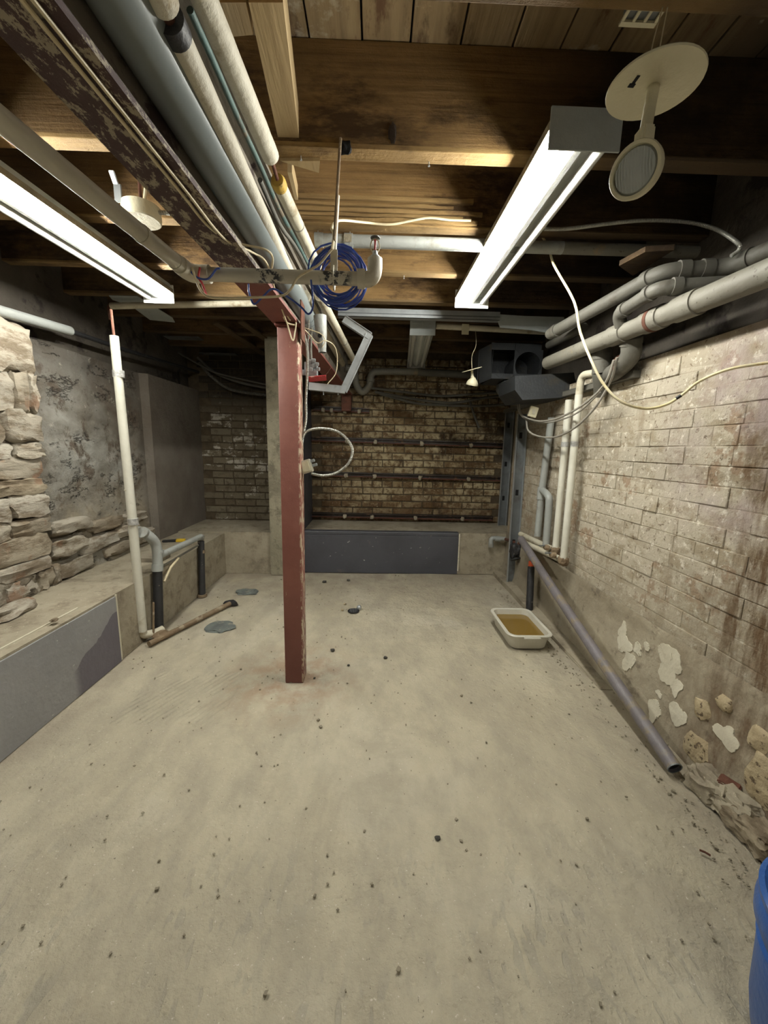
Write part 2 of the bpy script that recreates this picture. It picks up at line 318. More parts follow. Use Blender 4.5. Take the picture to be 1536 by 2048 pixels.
# ---------------------------------------------------------------- builders
def obj(name, bm, m, parent=None, smooth=False):
    me = bpy.data.meshes.new(name)
    bmesh.ops.recalc_face_normals(bm, faces=bm.faces)
    if smooth:
        for f_ in bm.faces: f_.smooth = True
    bm.to_mesh(me); bm.free()
    me.materials.append(M[m] if isinstance(m, str) else m)
    o = bpy.data.objects.new(name, me); COL.objects.link(o)
    if parent: o.parent = parent; o.matrix_parent_inverse = parent.matrix_world.inverted() if False else Matrix.Translation(-parent.location)
    if smooth:
        try: me.set_sharp_from_angle(angle=math.radians(40))
        except Exception: pass
    return o
def tag(o, label, cat, group=None):
    o['label'] = label; o['category'] = cat
    if group: o['group'] = group
    return o
def thing(name, label, cat, loc, group=None):
    o = bpy.data.objects.new(name, None); COL.objects.link(o); o.location = loc; o.empty_display_size = .05
    return tag(o, label, cat, group)
def struct(name, bm, m, **k):
    o = obj(name, bm, m, **k); o['kind'] = 'structure'; return o
def B(): return bmesh.new()
def box(bm, lo, hi, bev=0.0):
    g = bmesh.ops.create_cube(bm, size=1)['verts']
    for v in g: v.co = Vector([lo[i] + (v.co[i] + .5)*(hi[i] - lo[i]) for i in range(3)])
    if bev:
        es = list({e for v in g for e in v.link_edges})
        bmesh.ops.bevel(bm, geom=es, offset=bev, segments=2, affect='EDGES', profile=.5)
    return bm
def obox(bm, c, ax, ay, az, sx, sy, sz, bev=0.0):
    """box centred on c with half sizes along three axes"""
    g = bmesh.ops.create_cube(bm, size=2)['verts']
    for v in g: v.co = Vector(c) + ax*v.co.x*sx + ay*v.co.y*sy + az*v.co.z*sz
    if bev:
        es = list({e for v in g for e in v.link_edges})
        bmesh.ops.bevel(bm, geom=es, offset=bev, segments=2, affect='EDGES')
    return bm
def frame(d, up=Vector((0, 0, 1))):
    d = d.normalized()
    if abs(d.dot(up)) > .98: up = Vector((0, 1, 0))
    a = d.cross(up).normalized(); return a, a.cross(d).normalized()
def smoothpath(pts, k=6):
    pts = [Vector(p) for p in pts]
    if len(pts) < 3: return pts
    e = [pts[0]*2 - pts[1]] + pts + [pts[-1]*2 - pts[-2]]
    out = []
    for i in range(1, len(e) - 2):
        p0, p1, p2, p3 = e[i-1:i+3]
        for j in range(k):
            t = j/k
            out.append(.5*((2*p1) + (p2 - p0)*t + (2*p0 - 5*p1 + 4*p2 - p3)*t*t + (3*p1 - p0 - 3*p2 + p3)*t**3))
    return out + [pts[-1]]
def sweep(bm, pts, rad, seg=12, cap=True, prof=None, up=Vector((0, 0, 1))):
    """sweep a circle (or profile [(a,b)..]) along points; rad a number or f(i)"""
    pts = [Vector(p) for p in pts]; rings = []
    n_ = len(pts); prev = None
    for i, p in enumerate(pts):
        d = (pts[min(i+1, n_-1)] - pts[max(i-1, 0)])
        if d.length < 1e-9: d = Vector((0, 0, 1))
        d.normalize()
        if prev is None: a, b = frame(d, up)
        else:
            a = prev - d*prev.dot(d)
            a = a.normalized() if a.length > 1e-6 else frame(d)[0]
            b = a.cross(d).normalized()
        prev = a
        k = 1.0
        if 0 < i < n_-1:
            c = (pts[i]-pts[i-1]).normalized().dot((pts[i+1]-pts[i]).normalized())
            k = min(1.6, 1/max(.3, math.sqrt(max(.01, (1+c)/2)))) if n_ < 6 else 1.0
        rr = rad(i) if callable(rad) else rad
        if prof: rings.append([bm.verts.new(p + a*q[0]*k + b*q[1]) for q in prof])
        else: rings.append([bm.verts.new(p + (a*math.cos(t) + b*math.sin(t))*rr) for t in [2*math.pi*j/seg for j in range(seg)]])
    s = len(rings[0])
    for i in range(n_-1):
        for j in range(s):
            bm.faces.new((rings[i][j], rings[i][(j+1) % s], rings[i+1][(j+1) % s], rings[i+1][j]))
    if cap:
        bm.faces.new(rings[0][::-1]); bm.faces.new(rings[-1])
    return bm
def lathe(bm, c, axis, prof, seg=24):
    """prof: (radius, height) along axis from c"""
    axis = axis.normalized(); a, b = frame(axis); rings = []
    for rr, h in prof:
        q = Vector(c) + axis*h
        if rr < 1e-6: rings.append([bm.verts.new(q)])
        else: rings.append([bm.verts.new(q + (a*math.cos(t) + b*math.sin(t))*rr) for t in [2*math.pi*j/seg for j in range(seg)]])
    for i in range(len(rings)-1):
        A, C = rings[i], rings[i+1]
        for j in range(seg):
            k = (j+1) % seg
            if len(A) == 1 and len(C) == 1: break
            if len(A) == 1: bm.faces.new((A[0], C[k], C[j]))
            elif len(C) == 1: bm.faces.new((A[j], A[k], C[0]))
            else: bm.faces.new((A[j], A[k], C[k], C[j]))
    return bm
def lump(bm, c, s, seed=0, sub=2, rough=.25, fr=2.2, flat=None, hf=0.0):
    g = bmesh.ops.create_icosphere(bm, subdivisions=sub, radius=1)['verts']
    for v in g:
        q = v.co.copy(); k = 1 + rough*noise.noise(q*fr*.6 + Vector((seed*3.1, seed*1.7, seed))) + rough*.4*noise.noise(q*fr*2 + Vector((seed, 5, 1))) + hf*noise.noise(q*9 + Vector((seed, 1, 1)))
        q = Vector([math.copysign(abs(q[i])**.75, q[i]) for i in range(3)])*k
        v.co = Vector(c) + Vector((q.x*s[0], q.y*s[1], q.z*s[2]))
        if flat is not None and v.co.z < flat: v.co.z = flat
    return bm
def pipe(name, pts, rad, m, label=None, cat='pipe', parent=None, seg=16, smooth=0, group=None, cap=True):
    if smooth: pts = smoothpath(pts, smooth)
    o = obj(name, sweep(B(), pts, rad, seg, cap), m, parent, True)
    if label: tag(o, label, cat, group)
    return o
def cable(pts, rad, m, label, name='cable', cat='cable', group=None, k=8):
    return pipe(name, pts, rad, m, label, cat, None, 8, k, group)
def flexcable(pts, rad, m, label, name='armoured_cable', pitch=.006, k=10):
    pts = smoothpath(pts, k); L = sum((pts[i+1]-pts[i]).length for i in range(len(pts)-1)); N = min(700, int(L/pitch)*2)
    out = []; acc = 0; i = 0; seglen = (pts[1]-pts[0]).length
    for q in range(N+1):
        t = L*q/N
        while i < len(pts)-2 and acc + seglen < t: acc += seglen; i += 1; seglen = (pts[i+1]-pts[i]).length
        out.append(pts[i].lerp(pts[i+1], min(1, (t-acc)/max(seglen, 1e-6))))
    return tag(obj(name, sweep(B(), out, lambda i_: rad*(1.12 if i_ % 2 else .82), 8), m, None, True), label, 'cable')
V = Vector; X, Y, Z = V((1, 0, 0)), V((0, 1, 0)), V((0, 0, 1))
# ---------------------------------------------------------------- room
ZJ, ZS = 2.08, 2.357            # joist bottoms, underside of the floor above
XR, XL, XC, YB, ZC = 1.26, -1.86, -1.385, 4.12, .385
YN = -2.7
bm = B(); bmesh.ops.create_grid(bm, x_segments=90, y_segments=120, size=.5)
for v in bm.verts:
    v.co = V((-2.3 + (v.co.x+.5)*4.0, YN - .1 + (v.co.y+.5)*(YB + .2 - YN), 0))
    d = noise.noise(v.co*1.3)*.006 + noise.noise(v.co*5)*.002
    v.co.z = d - .004
struct('floor', bm, 'floor', smooth=True)
ceiling = struct('ceiling', box(B(), (-2.3, YN-.1, ZS+.028), (1.7, YB+.15, ZS+.12)), 'hole')
# subfloor planks run away from the camera, joists across
x = -2.28; k = 0
while x < 1.62:
    wd = .142 + .006*((k*7) % 3)
    obj('plank', box(B(), (x+.003, YN, ZS + .002*(k % 2)), (x+wd-.003, YB, ZS+.024), .002), 'plank', ceiling); x += wd; k += 1
JY = [-2.3, -1.9, -1.5, -1.1, -.69, -.29, .115, .52, .886, 1.335, 1.752, 2.165, 2.555, 2.955, 3.36, 3.75]
for i, y in enumerate(JY):
    x1 = 1.62; x0 = -2.25
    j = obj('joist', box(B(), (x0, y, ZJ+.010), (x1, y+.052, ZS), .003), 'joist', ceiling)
    # the paler lower edge of each joist
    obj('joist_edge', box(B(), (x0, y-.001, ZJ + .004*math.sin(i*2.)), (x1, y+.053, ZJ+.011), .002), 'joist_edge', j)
j2 = [o for o in ceiling.children if o.name.startswith('joist') and abs(o.bound_box[0][1]-1.752) < .004][0]
for i, (z_, h_, x1_) in enumerate([(2.093, .013, .40), (2.110, .011, .34), (2.126, .014, .42), (2.148, .010, .30), (2.170, .016, .38)]):
    bm = B(); N_ = 24; top = []; 
    for k_ in range(N_+1):
        xx = -.42 + (x1_+.42)*k_/N_; top.append((xx, z_ + .003*noise.noise(V((xx*5, i, 0))), h_*(1 + .5*noise.noise(V((xx*9, i, 3))))))
    rg = [[bm.verts.new(p) for p in ((a_, 1.752, b_), (a_, 1.741 + .004*noise.noise(V((a_*7, i, 8))), b_), (a_, 1.741, b_ + c_), (a_, 1.752, b_ + c_))] for a_, b_, c_ in top]
    for k_ in range(N_):
        for q_ in range(4): bm.faces.new((rg[k_][q_], rg[k_][(q_+1) % 4], rg[k_+1][(q_+1) % 4], rg[k_+1][q_]))
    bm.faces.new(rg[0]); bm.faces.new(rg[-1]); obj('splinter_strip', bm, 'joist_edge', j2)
j1 = [o for o in ceiling.children if o.name.startswith('joist') and abs(o.bound_box[0][1]-1.335) < .004][0]
q = P(690, 296, y=1.333); obj('notch', lump(B(), q, (.018, .006, .018), 3, 2, .5, 3), 'hole', j1)
q = P(785, 265, y=1.333); obj('knot', lump(B(), q, (.011, .0015, .026), 4, 2, .4, 3), 'rail', j1)
# walls
rw = struct('wall_right', box(B(), (XR+.0028, YN, .40), (XR+.25, 3.56, 1.62)), 'rmortar')
obj('ledge', box(B(), (XR+.12, YN, 1.60), (XR+.3, 3.56, ZS), .004), 'dark_band', rw)
obj('return_wall', box(B(), (1.40, 3.52, 0), (1.56, YB+.1, ZS)), 'parge', rw)
YE = 3.56
def parge_x(yy, z):
    t = z/.43
    dx = noise.noise(V((yy*3, t*2, 4)))*.014 + noise.noise(V((yy*11, t*6, 2)))*.006
    return XR - .004 - .030*(1-t)**2 + dx - (.004 if t < 1 else 0)
bm = B(); bmesh.ops.create_grid(bm, x_segments=130, y_segments=20, size=.5)
for v in bm.verts:
    yy = YN + (v.co.x+.5)*(YE-YN); t = v.co.y+.5
    v.co = V((parge_x(yy, t*.43), yy, t*.43 - .01*(t == 0)))
obj('parging', bm, 'parge', rw, True)
struct('wall_left', box(B(), (XL-.2, YN, 0), (XL-.045, YB+.1, ZS)), 'dark_band')
lw = bpy.data.objects['wall_left']
bm = B(); bmesh.ops.create_grid(bm, x_segments=260, y_segments=90, size=.5)
for v in bm.verts:
    yy = YN + (v.co.x+.5)*(YB-YN); z = ZC - .02 + (v.co.y+.5)*1.36
    a = min(1, max(0, (3.18-yy)/.08))
    d = a*(noise.noise(V((yy*2.6, z*3.2, 1)))*.035 + noise.noise(V((yy*8, z*12, 3)))*.016 + noise.noise(V((yy*23, z*30, 5)))*.007)
    low = max(0, 1-(z-ZC)/.38)
    d += a*low*(.03 + .03*abs(noise.noise(V((yy*4, z*11, 9)))))
    if yy > 3.2: d += .055
    if yy < 2.1: d += .035
    v.co = V((XL + d, yy, z))
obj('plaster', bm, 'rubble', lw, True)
# rubble stones of the left wall
def stone(c, s, sd, parent=lw, m='stone', name='stone'):
    return obj(name, lump(B(), c, s, sd, 2, .38, 2.4), m, parent, True)
sd = 0
def block(c, s, sd, parent=lw):
    bm = box(B(), (-1, -1, -1), (1, 1, 1)); bmesh.ops.subdivide_edges(bm, edges=bm.edges[:], cuts=4, use_grid_fill=True)
    for v in bm.verts:
        q = v.co.copy(); l = max(abs(q.x), abs(q.y), abs(q.z)); rr = (abs(q.x)**7 + abs(q.y)**7 + abs(q.z)**7)**(1/7); q = q*(l/rr)
        k = V((noise.noise(q*1.1 + V((sd*3.3, 0, 0))), noise.noise(q*1.1 + V((0, sd*2.1, 7))), noise.noise(q*1.3 + V((5, 0, sd*1.9)))))
        f_ = noise.noise(q*3.1 + V((sd, sd, 0)))
        v.co = V(c) + V(((q.x + k.x*.35 + f_*.25)*s[0], (q.y + k.y*.16)*s[1], (q.z + k.z*.45 + f_*.12)*s[2]))
    return obj('stone', bm, 'stone', parent, True)
z = ZC + .005; row = 0
while z < 1.70:
    h = (.105, .075, .13, .09, .12, .08)[row % 6] if z < 1.12 else (.19, .23, .16)[row % 3]; yy = .75 + .1*(row % 3)
    while yy < 2.10:
        l = random.uniform(.20, .36)*(1 if z < 1.12 else 1.7)
        if yy + l > 2.04: l = 2.12 + random.uniform(-.03, .03) - yy
        sd += 1; block((XL + .035 + random.uniform(-.010, .012), yy + l/2, z + h/2), (.05, l/2, h*.5), sd); yy += l
    z += h; row += 1
for (yy, z, l, h) in [(2.28, .44, .15, .045), (2.52, .53, .17, .045), (2.27, .57, .13, .05), (2.30, .69, .15, .04), (2.60, .64, .15, .04), (2.68, .45, .13, .04), (2.80, .55, .14, .04), (2.98, .47, .14, .05), (2.93, .63, .12, .035)]:
    sd += 1; block((XL+.018, yy, z), (.050, l, h), sd)
# back walls
struct('wall_back', box(B(), (-.70, YB+.010, 0), (XR+.26, YB+.25, ZS)), 'mortar')
struct('wall_back_side', box(B(), (XL-.1, YB-.03, 0), (-.70, YB+.25, ZS)), 'mortar')
struct('wall_front', box(B(), (-2.3, YN-.2, 0), (1.7, YN-.05, ZS)), 'curb')
bw = bpy.data.objects['wall_back']; bs_ = bpy.data.objects['wall_back_side']
def brickmesh(l, h, d, sd, ax):
    """brick with chamfered, slightly uneven outer face; ax 'y' faces -y, ax 'x' faces -x"""
    rnd = random.Random(sd); bm = B(); c = .005 if ax == 'y' else .0022
    back = [(-l/2, d, -h/2), (l/2, d, -h/2), (l/2, d, h/2), (-l/2, d, h/2)]
    jj = .0022 if ax == 'y' else .0009
    j = lambda a: a + rnd.uniform(-jj, jj)
    mid = [(j(p[0]), c, j(p[2])) for p in back]
    fr = [(j(p[0]) - math.copysign(c, p[0]), rnd.uniform(-.0025, .0025), j(p[2]) - math.copysign(c, p[2])) for p in back]
    rs = []
    for ring in (back, mid, fr): rs.append([bm.verts.new(p if ax == 'y' else (p[1], p[0], p[2])) for p in ring])
    for a, b in ((0, 1), (1, 2)):
        for i in range(4): bm.faces.new((rs[a][i], rs[a][(i+1) % 4], rs[b][(i+1) % 4], rs[b][i]))
    bm.faces.new(rs[2]); bmesh.ops.recalc_face_normals(bm, faces=bm.faces)
    me = bpy.data.meshes.new('brick'); bm.to_mesh(me); bm.free(); return me
def lay(parent, meshes, halfs, ax, u0, u1, z0, z1, pos, L, Hc, skip=None, limit=300, lead=0):
    k = 0; z = z0 + Hc/2; row = 0
    while z < z1:
        uu = u0 + (L/2 if row % 2 else 0) - L/2 + .01*((row*5) % 3)
        header = (row % 6 == 5)
        step = L/2 if header else L
        while uu < u1 - .02:
            c = uu + step/2
            if c - step/2 >= u0 - .01 and c + step/2 <= u1 + .03 and not (skip and skip(c, z)):
                me = (halfs if header else meshes)[(k*7 + row*3) % 4]
                o = bpy.data.objects.new('brick', me); COL.objects.link(o); o.parent = parent
                off = random.uniform(-.003, .003)
                o.location = (c, pos + off, z) if ax == 'y' else (pos + off, c, z)
                k += 1
            uu += step
        z += Hc; row += 1
    return k
Lb, Hb = .218, .0735
def kit(ax, gap, m, d=.05):
    ms = [brickmesh(Lb-gap, Hb-gap, d, s, ax) for s in range(4)]; hs = [brickmesh(Lb/2-gap, Hb-gap, d, s+9, ax) for s in range(4)]
    for q in ms+hs: q.materials.append(M[m])
    return ms, hs
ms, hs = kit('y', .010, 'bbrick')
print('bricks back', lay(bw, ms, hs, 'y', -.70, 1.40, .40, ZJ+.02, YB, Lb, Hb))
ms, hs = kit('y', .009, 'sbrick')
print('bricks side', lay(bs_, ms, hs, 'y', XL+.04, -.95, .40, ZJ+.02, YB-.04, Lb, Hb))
ms, hs = kit('x', .0028, 'rbrick')
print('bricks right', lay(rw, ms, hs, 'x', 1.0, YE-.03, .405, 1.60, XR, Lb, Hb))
bm = B(); yy = 1.0 - Lb                                # the courses behind the camera, joined
while yy > YN:
    for i in range(16): box(bm, (XR, yy+.003 + (.05 if i % 2 else 0), .408+i*Hb), (XR+.05, yy+Lb-.003 + (.05 if i % 2 else 0), .405+(i+1)*Hb-.004))
    yy -= Lb
o = obj('brickwork', bm, 'rbrick', rw); o['kind'] = 'stuff'
# concrete curbs
def rough_box(lo, hi, n_=(30, 8), amp=.006):
    bm = box(B(), lo, hi)
    bmesh.ops.subdivide_edges(bm, edges=[e for e in bm.edges], cuts=12, use_grid_fill=True)
    for v in bm.verts:
        if v.co.z > .01: v.co += V((noise.noise(v.co*4)*amp, noise.noise(v.co*4 + X*9)*amp, noise.noise(v.co*3 + Y*7)*amp))
    return bm
cl = struct('baseboard_left', rough_box((XL-.03, YN, 0), (XC, 3.56, ZC)), 'curb', smooth=False)
obj('painted_face', box(B(), (XC-.002, YN, .0), (XC+.007, 1.985, ZC-.012), .002), 'grey_paint', cl)
obj('paint_lip', box(B(), (XC-.002, 1.985, .004), (XC+.008, 1.995, ZC-.004), .002), 'flake', cl)
obj('paint_line', box(B(), (XC-.055, .2, ZC-.004), (XC-.048, 1.80, ZC+.005)), 'flake', cl)
cb = struct('baseboard_back', rough_box((-.70, 3.56, 0), (1.41, YB+.03, ZC+.015)), 'curb')
obj('painted_face', box(B(), (-.68, 3.551, .0), (.80, 3.563, ZC-.015), .002), 'slate_paint', cb)
obj('painted_top', box(B(), (-.68, 3.551, ZC-.016), (.80, 3.62, ZC+.022), .008), 'slate_paint', cb)
obj('paint_lip', box(B(), (.80, 3.551, .03), (.812, 3.562, ZC+.01), .002), 'flake', cb)
cs = struct('baseboard_back_side', rough_box((XL-.03, 3.50, 0), (-.94, YB, ZC+.01)), 'curb')
pl = struct('trim_1', rough_box((-.955, 3.46, 0), (-.69, YB+.03, ZS)), 'pilaster')
obj('painted_side', box(B(), (-.70, 3.50, ZC), (-.676, YB, 1.9), .003), 'slate_paint', pl)
box_low = rough_box((XR-.11, 1.75, -.01), (XR+.02, 3.56, .035), amp=.010)
for v in box_low.verts: v.co.z *= min(1, max(.02, (v.co.y-1.7)/.9))
struct('baseboard_right', box_low, 'curb')
# exposed stones and peeling plaster on the right wall
def flake(cpx, cpy, wpx, hpx, sd, ang=0):
    c = P(cpx, cpy, x=XR-.030); sc_ = abs(P(cpx+10, cpy, x=XR-.03).y - c.y)/10; sz = abs(P(cpx, cpy-10, x=XR-.03).z - c.z)/10
    rnd = random.Random(sd); bm = B(); N = 44; ring = []
    for i in range(N):
        t = 2*math.pi*i/N; r_ = 1 + .75*noise.noise(V((math.cos(t)*.9, math.sin(t)*.9, sd*2.7))) + rnd.uniform(-.07, .07)
        a, b = math.cos(t)*r_*wpx*sc_*.5, math.sin(t)*r_*hpx*sz*.5
        ring.append((c.y + a*math.cos(ang) - b*math.sin(ang), c.z + a*math.sin(ang) + b*math.cos(ang)))
    px_ = lambda y_, z_: min(parge_x(y_, z_), XR) if z_ < .43 else XR
    cen = bm.verts.new((px_(c.y, c.z)-.004, c.y, c.z))
    f1 = [bm.verts.new((px_(*p) - .0035, p[0], p[1])) for p in ring]
    f0 = [bm.verts.new((px_(*p) + .01, p[0], p[1])) for p in ring]
    for i in range(N):
        k = (i+1) % N
        bm.faces.new((cen, f1[i], f1[k])); bm.faces.new((f1[i], f0[i], f0[k], f1[k]))
    obj('plaster_flake', bm, 'flake', rw)
for i, a in enumerate([(1237, 1262, 16, 40), (1242, 1290, 32, 36), (1268, 1298, 20, 26), (1254, 1325, 24, 38), (1286, 1294, 12, 18), (1318, 1303, 34, 36), (1330, 1335, 58, 66), (1340, 1372, 26, 34), (1352, 1430, 34, 46), (1308, 1420, 26, 50), (1447, 1470, 52, 46), (1312, 1388, 14, 12)]): flake(*a, sd=i+3)
for i, (px, py, w_, h_) in enumerate([(1408, 1420, 34, 42), (1402, 1500, 52, 60), (1525, 1560, 52, 110), (1452, 1408, 30, 30), (1520, 1480, 40, 50)]):
    c = P(px, py, x=XR-.01); k = abs(P(px+10, py, x=XR-.01).y - c.y)/10; q = abs(P(px, py-10, x=XR-.01).z - c.z)/10
    stone(((parge_x(c.y, c.z) if c.z < .43 else XR) + .001, c.y, c.z), (.012, w_*k*.58, h_*q*.55), 40+i, rw, 'limestone')
# ---------------------------------------------------------------- steel beam and column
bx = lambda y: -.455 + .042*(y-.6)
def beam_part(name, a0, a1, z0, z1, m, par):
    bm = B(); ys = [YN + (YB+.02-YN)*i/10 for i in range(11)]; rings = []
    for y in ys: rings.append([bm.verts.new((bx(y)+a, y, z)) for a, z in ((a0, z0), (a1, z0), (a1, z1), (a0, z1))])
    for i in range(10):
        for j in range(4): bm.faces.new((rings[i][j], rings[i][(j+1) % 4], rings[i+1][(j+1) % 4], rings[i+1][j]))
    bm.faces.new(rings[0]); bm.faces.new(rings[-1]); return obj(name, bm, m, par)
ZB = 1.712
t = thing('steel_beam', 'dark red steel beam with flaking paint running overhead to the brick end wall', 'beam', (bx(1.8), 1.8, ZB))
beam_part('bottom_flange', -.055, .055, ZB, ZB+.012, 'beam', t)
beam_part('web', -.006, .006, ZB+.012, ZJ-.012, 'beam_web', t)
beam_part('top_flange', -.055, .055, ZJ-.013, ZJ-.001, 'beam_web', t)
obj('bearing_block', box(B(), (bx(YB)-.05, YB-.10, 1.55), (bx(YB)+.05, YB-.005, ZB-.001), .004), 'rust', t)
cx0, cx1, cy0 = -.441, -.349, 1.795
t = thing('steel_column', 'red painted square steel column standing in the middle of the floor', 'column', ((cx0+cx1)/2, cy0+.045, 0))
obj('shaft', box(B(), (cx0, cy0, -.004), (cx1, cy0+.092, ZB-.014), .006), 'column', t, True)
obj('cap_plate', box(B(), (cx0-.008, cy0-.010, ZB-.015), (cx1+.012, cy0+.11, ZB-.002), .003), 'red_plate', t)
obj('side_plate', box(B(), (cx1+.014, cy0-.02, ZB-.07), (cx1+.020, cy0+.06, ZB+.09), .002), 'rust', t)
# ---------------------------------------------------------------- ceiling pipes and duct
def two(a, b, z): return P(a[0], a[1], z=z), P(b[0], b[1], z=z)
def ext(a, b, s0=0.0, s1=0.0):
    d = (b-a).normalized(); return a - d*s0, b + d*s1
zc = 1.85
a, b = two((248, 0), (530, 490), zc); a, b = ext(a, b, .6, 1.0)
t = thing('round_duct', 'smooth grey round duct along the side of the steel beam', 'duct', b)
pipe('duct_run', [a, b], .050, 'duct', parent=t, seg=32)
for q in (.86, .885): pipe('joint_ring', [a.lerp(b, q), a.lerp(b, q+.006)], .053, 'duct', parent=t, seg=32)
def lagged(label, p0, p1, z, rad, m, e0=0.0, e1=0.0, bands=()):
    a, b = two(p0, p1, z); a, b = ext(a, b, e0, e1)
    t = thing('insulated_pipe', label, 'pipe', b); d = (b-a)
    N = 26; rr = [rad*(1 + .035*noise.noise(V((i*.9, p0[0], 1)))) for i in range(N+1)]
    pipe('jacket', [a.lerp(b, i/N) for i in range(N+1)], lambda i: rr[i], m, parent=t, seg=18)
    for q in bands: pipe('band', [a.lerp(b, q), a.lerp(b, q+.01)], rad*1.06, 'cable_grey', parent=t, seg=18)
    return t, a, b
t, a, b = lagged('fat white insulated pipe beside the grey duct, with a black open end at its top', (352, 66), (592, 575), 1.85, .0215, 'insul', bands=(.93,))
d = (a-b).normalized()
pipe('open_joint', [a - d*.006, a + d*.022], .0235, 'black_iron', parent=t, seg=18); pipe('bare_pipe', [a, a + d*.08], .010, 'rust', parent=t, seg=12)
lagged('short white insulated pipe stub above the black joint at the top edge', (330, 8), (316, -22), 1.85, .022, 'insul', 0, .3)
t, a2, b2 = lagged('white insulated pipe ending above the yellow collar', (405, -10), (541, 312), 1.99, .0245, 'insul', .5, 0)
t, a3, b3 = lagged('cracked cream insulated pipe running on from the yellow collar', (560, 372), (622, 505), 1.985, .021, 'insul2', 0, .12, (.4,))
d = (a3-b3).normalized()
lathe_bm = lathe(B(), a3 - d*.004, d, [(.0, 0), (.0225, 0), (.0235, .02), (.019, .032), (.010, .034), (.0, .034)], 20)
o = obj('yellow_collar', lathe_bm, 'brasscol', t, True); o['label'] = 'yellow insulation collar with a dark crack'
pipe('bare_pipe', [a3 + d*.02, b2], .0055, 'rust', parent=t, seg=10)
a4, b4 = two((604, 590), (688, 735), 1.985)
lagged('cream insulated pipe beyond the sprinkler branch, first of the close pair', (615, 600), (682, 722), 1.88, .0245, 'insul2', .05, .1, (.5, .8))
lagged('cream insulated pipe beyond the sprinkler branch, second of the close pair', (643, 600), (703, 712), 1.885, .0235, 'insul2', .05, .1, (.6,))
pipe('copper_pipe', [P(*q, z=2.035) for q in ((380, 20), (430, 130), (478, 240), (520, 330), (562, 425), (612, 520), (660, 620))], .0075, 'teal', 'thin verdigris green pipe between the two white insulated pipes', smooth=4, seg=10)
pipe('thin_pipe', [P(*q, z=2.02) for q in ((520, 360), (560, 450), (600, 510), (650, 615), (672, 660))], .008, 'darkpipe', 'thin dark pipe running with the green pipe past the coil of blue cable', smooth=4, seg=10)
# sprinkler pipe
ZP = 1.668
y0 = P(560, 553, z=ZP).y
e0 = P(382, 548, z=ZP); e1 = P(726, 558, z=ZP); e1.y = e0.y = y0
t = thing('sprinkler_pipe', 'painted sprinkler pipe crossing under the beam to an upright sprinkler head', 'pipe', e1)
s0 = P(-30, 214, z=ZP+.01)
def offp(p, q, dd): return p + (q-p).normalized()*dd
pipe('pipe_run', [s0 + (s0-e0)*.3, offp(e0, s0, .03)], .0195, 'sprink', parent=t, seg=20)
pipe('branch', [offp(e0, e1, .03), e1], .0185, 'sprink', parent=t, seg=20)
pipe('elbow', smoothpath([offp(e0, s0, .055), offp(e0, s0, .02), e0 + (s0-e0).normalized()*.004 + X*.006, offp(e0, e1, .02), offp(e0, e1, .055)], 5), .024, 'fitting', parent=t, seg=20)
for q in (.12, .36): pp = e0.lerp(s0, q); pipe('coupling', [pp, offp(pp, s0, .012)], .0215, 'sprink', parent=t, seg=20)
pipe('end_elbow', smoothpath([e1 - X*.004, e1 + X*.016, e1 + V((.030, 0, .010)), e1 + V((.034, 0, .030)), e1 + V((.034, 0, .055))], 5), .0215, 'fitting', parent=t, seg=20)
pipe('elbow_collar', [e1 - X*.016, e1 + X*.006], .026, 'fitting', parent=t, seg=20)
hd = e1 + V((.034, 0, .053))
sp = obj('sprinkler_head', lathe(B(), hd, Z, [(0, 0), (.014, 0), (.014, .008), (.008, .012), (.007, .022), (0, .024)], 16), 'galv', t, True)
for sx_ in (-1, 1): pipe('frame_arm', smoothpath([hd + V((sx_*.006, 0, .018)), hd + V((sx_*.013, 0, .032)), hd + V((sx_*.009, 0, .050)), hd + V((0, 0, .056))], 4), .002, 'cream', parent=sp, seg=6)
pipe('bulb', [hd + Z*.02, hd + Z*.052], .003, 'redtag', parent=sp, seg=8)
obj('deflector', lathe(B(), hd + Z*.056, Z, [(0, 0), (.014, 0), (.014, .002), (0, .002)], 12), 'galvdark', sp)
# hanger of the branch
hx = P(668, 556, y=y0).x
h0 = P(681, 322, y=1.33)
t = thing('pipe_hanger', 'tall white and rusty hanger strap holding the sprinkler branch by the blue coil', 'pipe hanger', (hx, y0, ZP))
pipe('rod', [h0 + Z*.06, V((hx, y0+.005, ZP+.10))], .0045, 'rustpipe', parent=t, seg=8)
pipe('sleeve', [h0.lerp(V((hx, y0+.005, ZP+.10)), .45), V((hx, y0+.005, ZP+.05))], .006, 'whitepipe', parent=t, seg=8)
bm = B(); N = 20
ring = [(hx, y0 + .0225*math.sin(2*math.pi*i/N), ZP + .0225*math.cos(2*math.pi*i/N)) for i in range(N)]
sweep(bm, [V(p) for p in ring] + [V(ring[0])], 1, prof=[(-.010, -.0012), (.010, -.0012), (.010, .0012), (-.010, .0012)], up=X, cap=False)
box(bm, (hx-.010, y0-.004, ZP+.02), (hx+.010, y0+.004, ZP+.075))
obj('strap', bm, 'fitting', t)
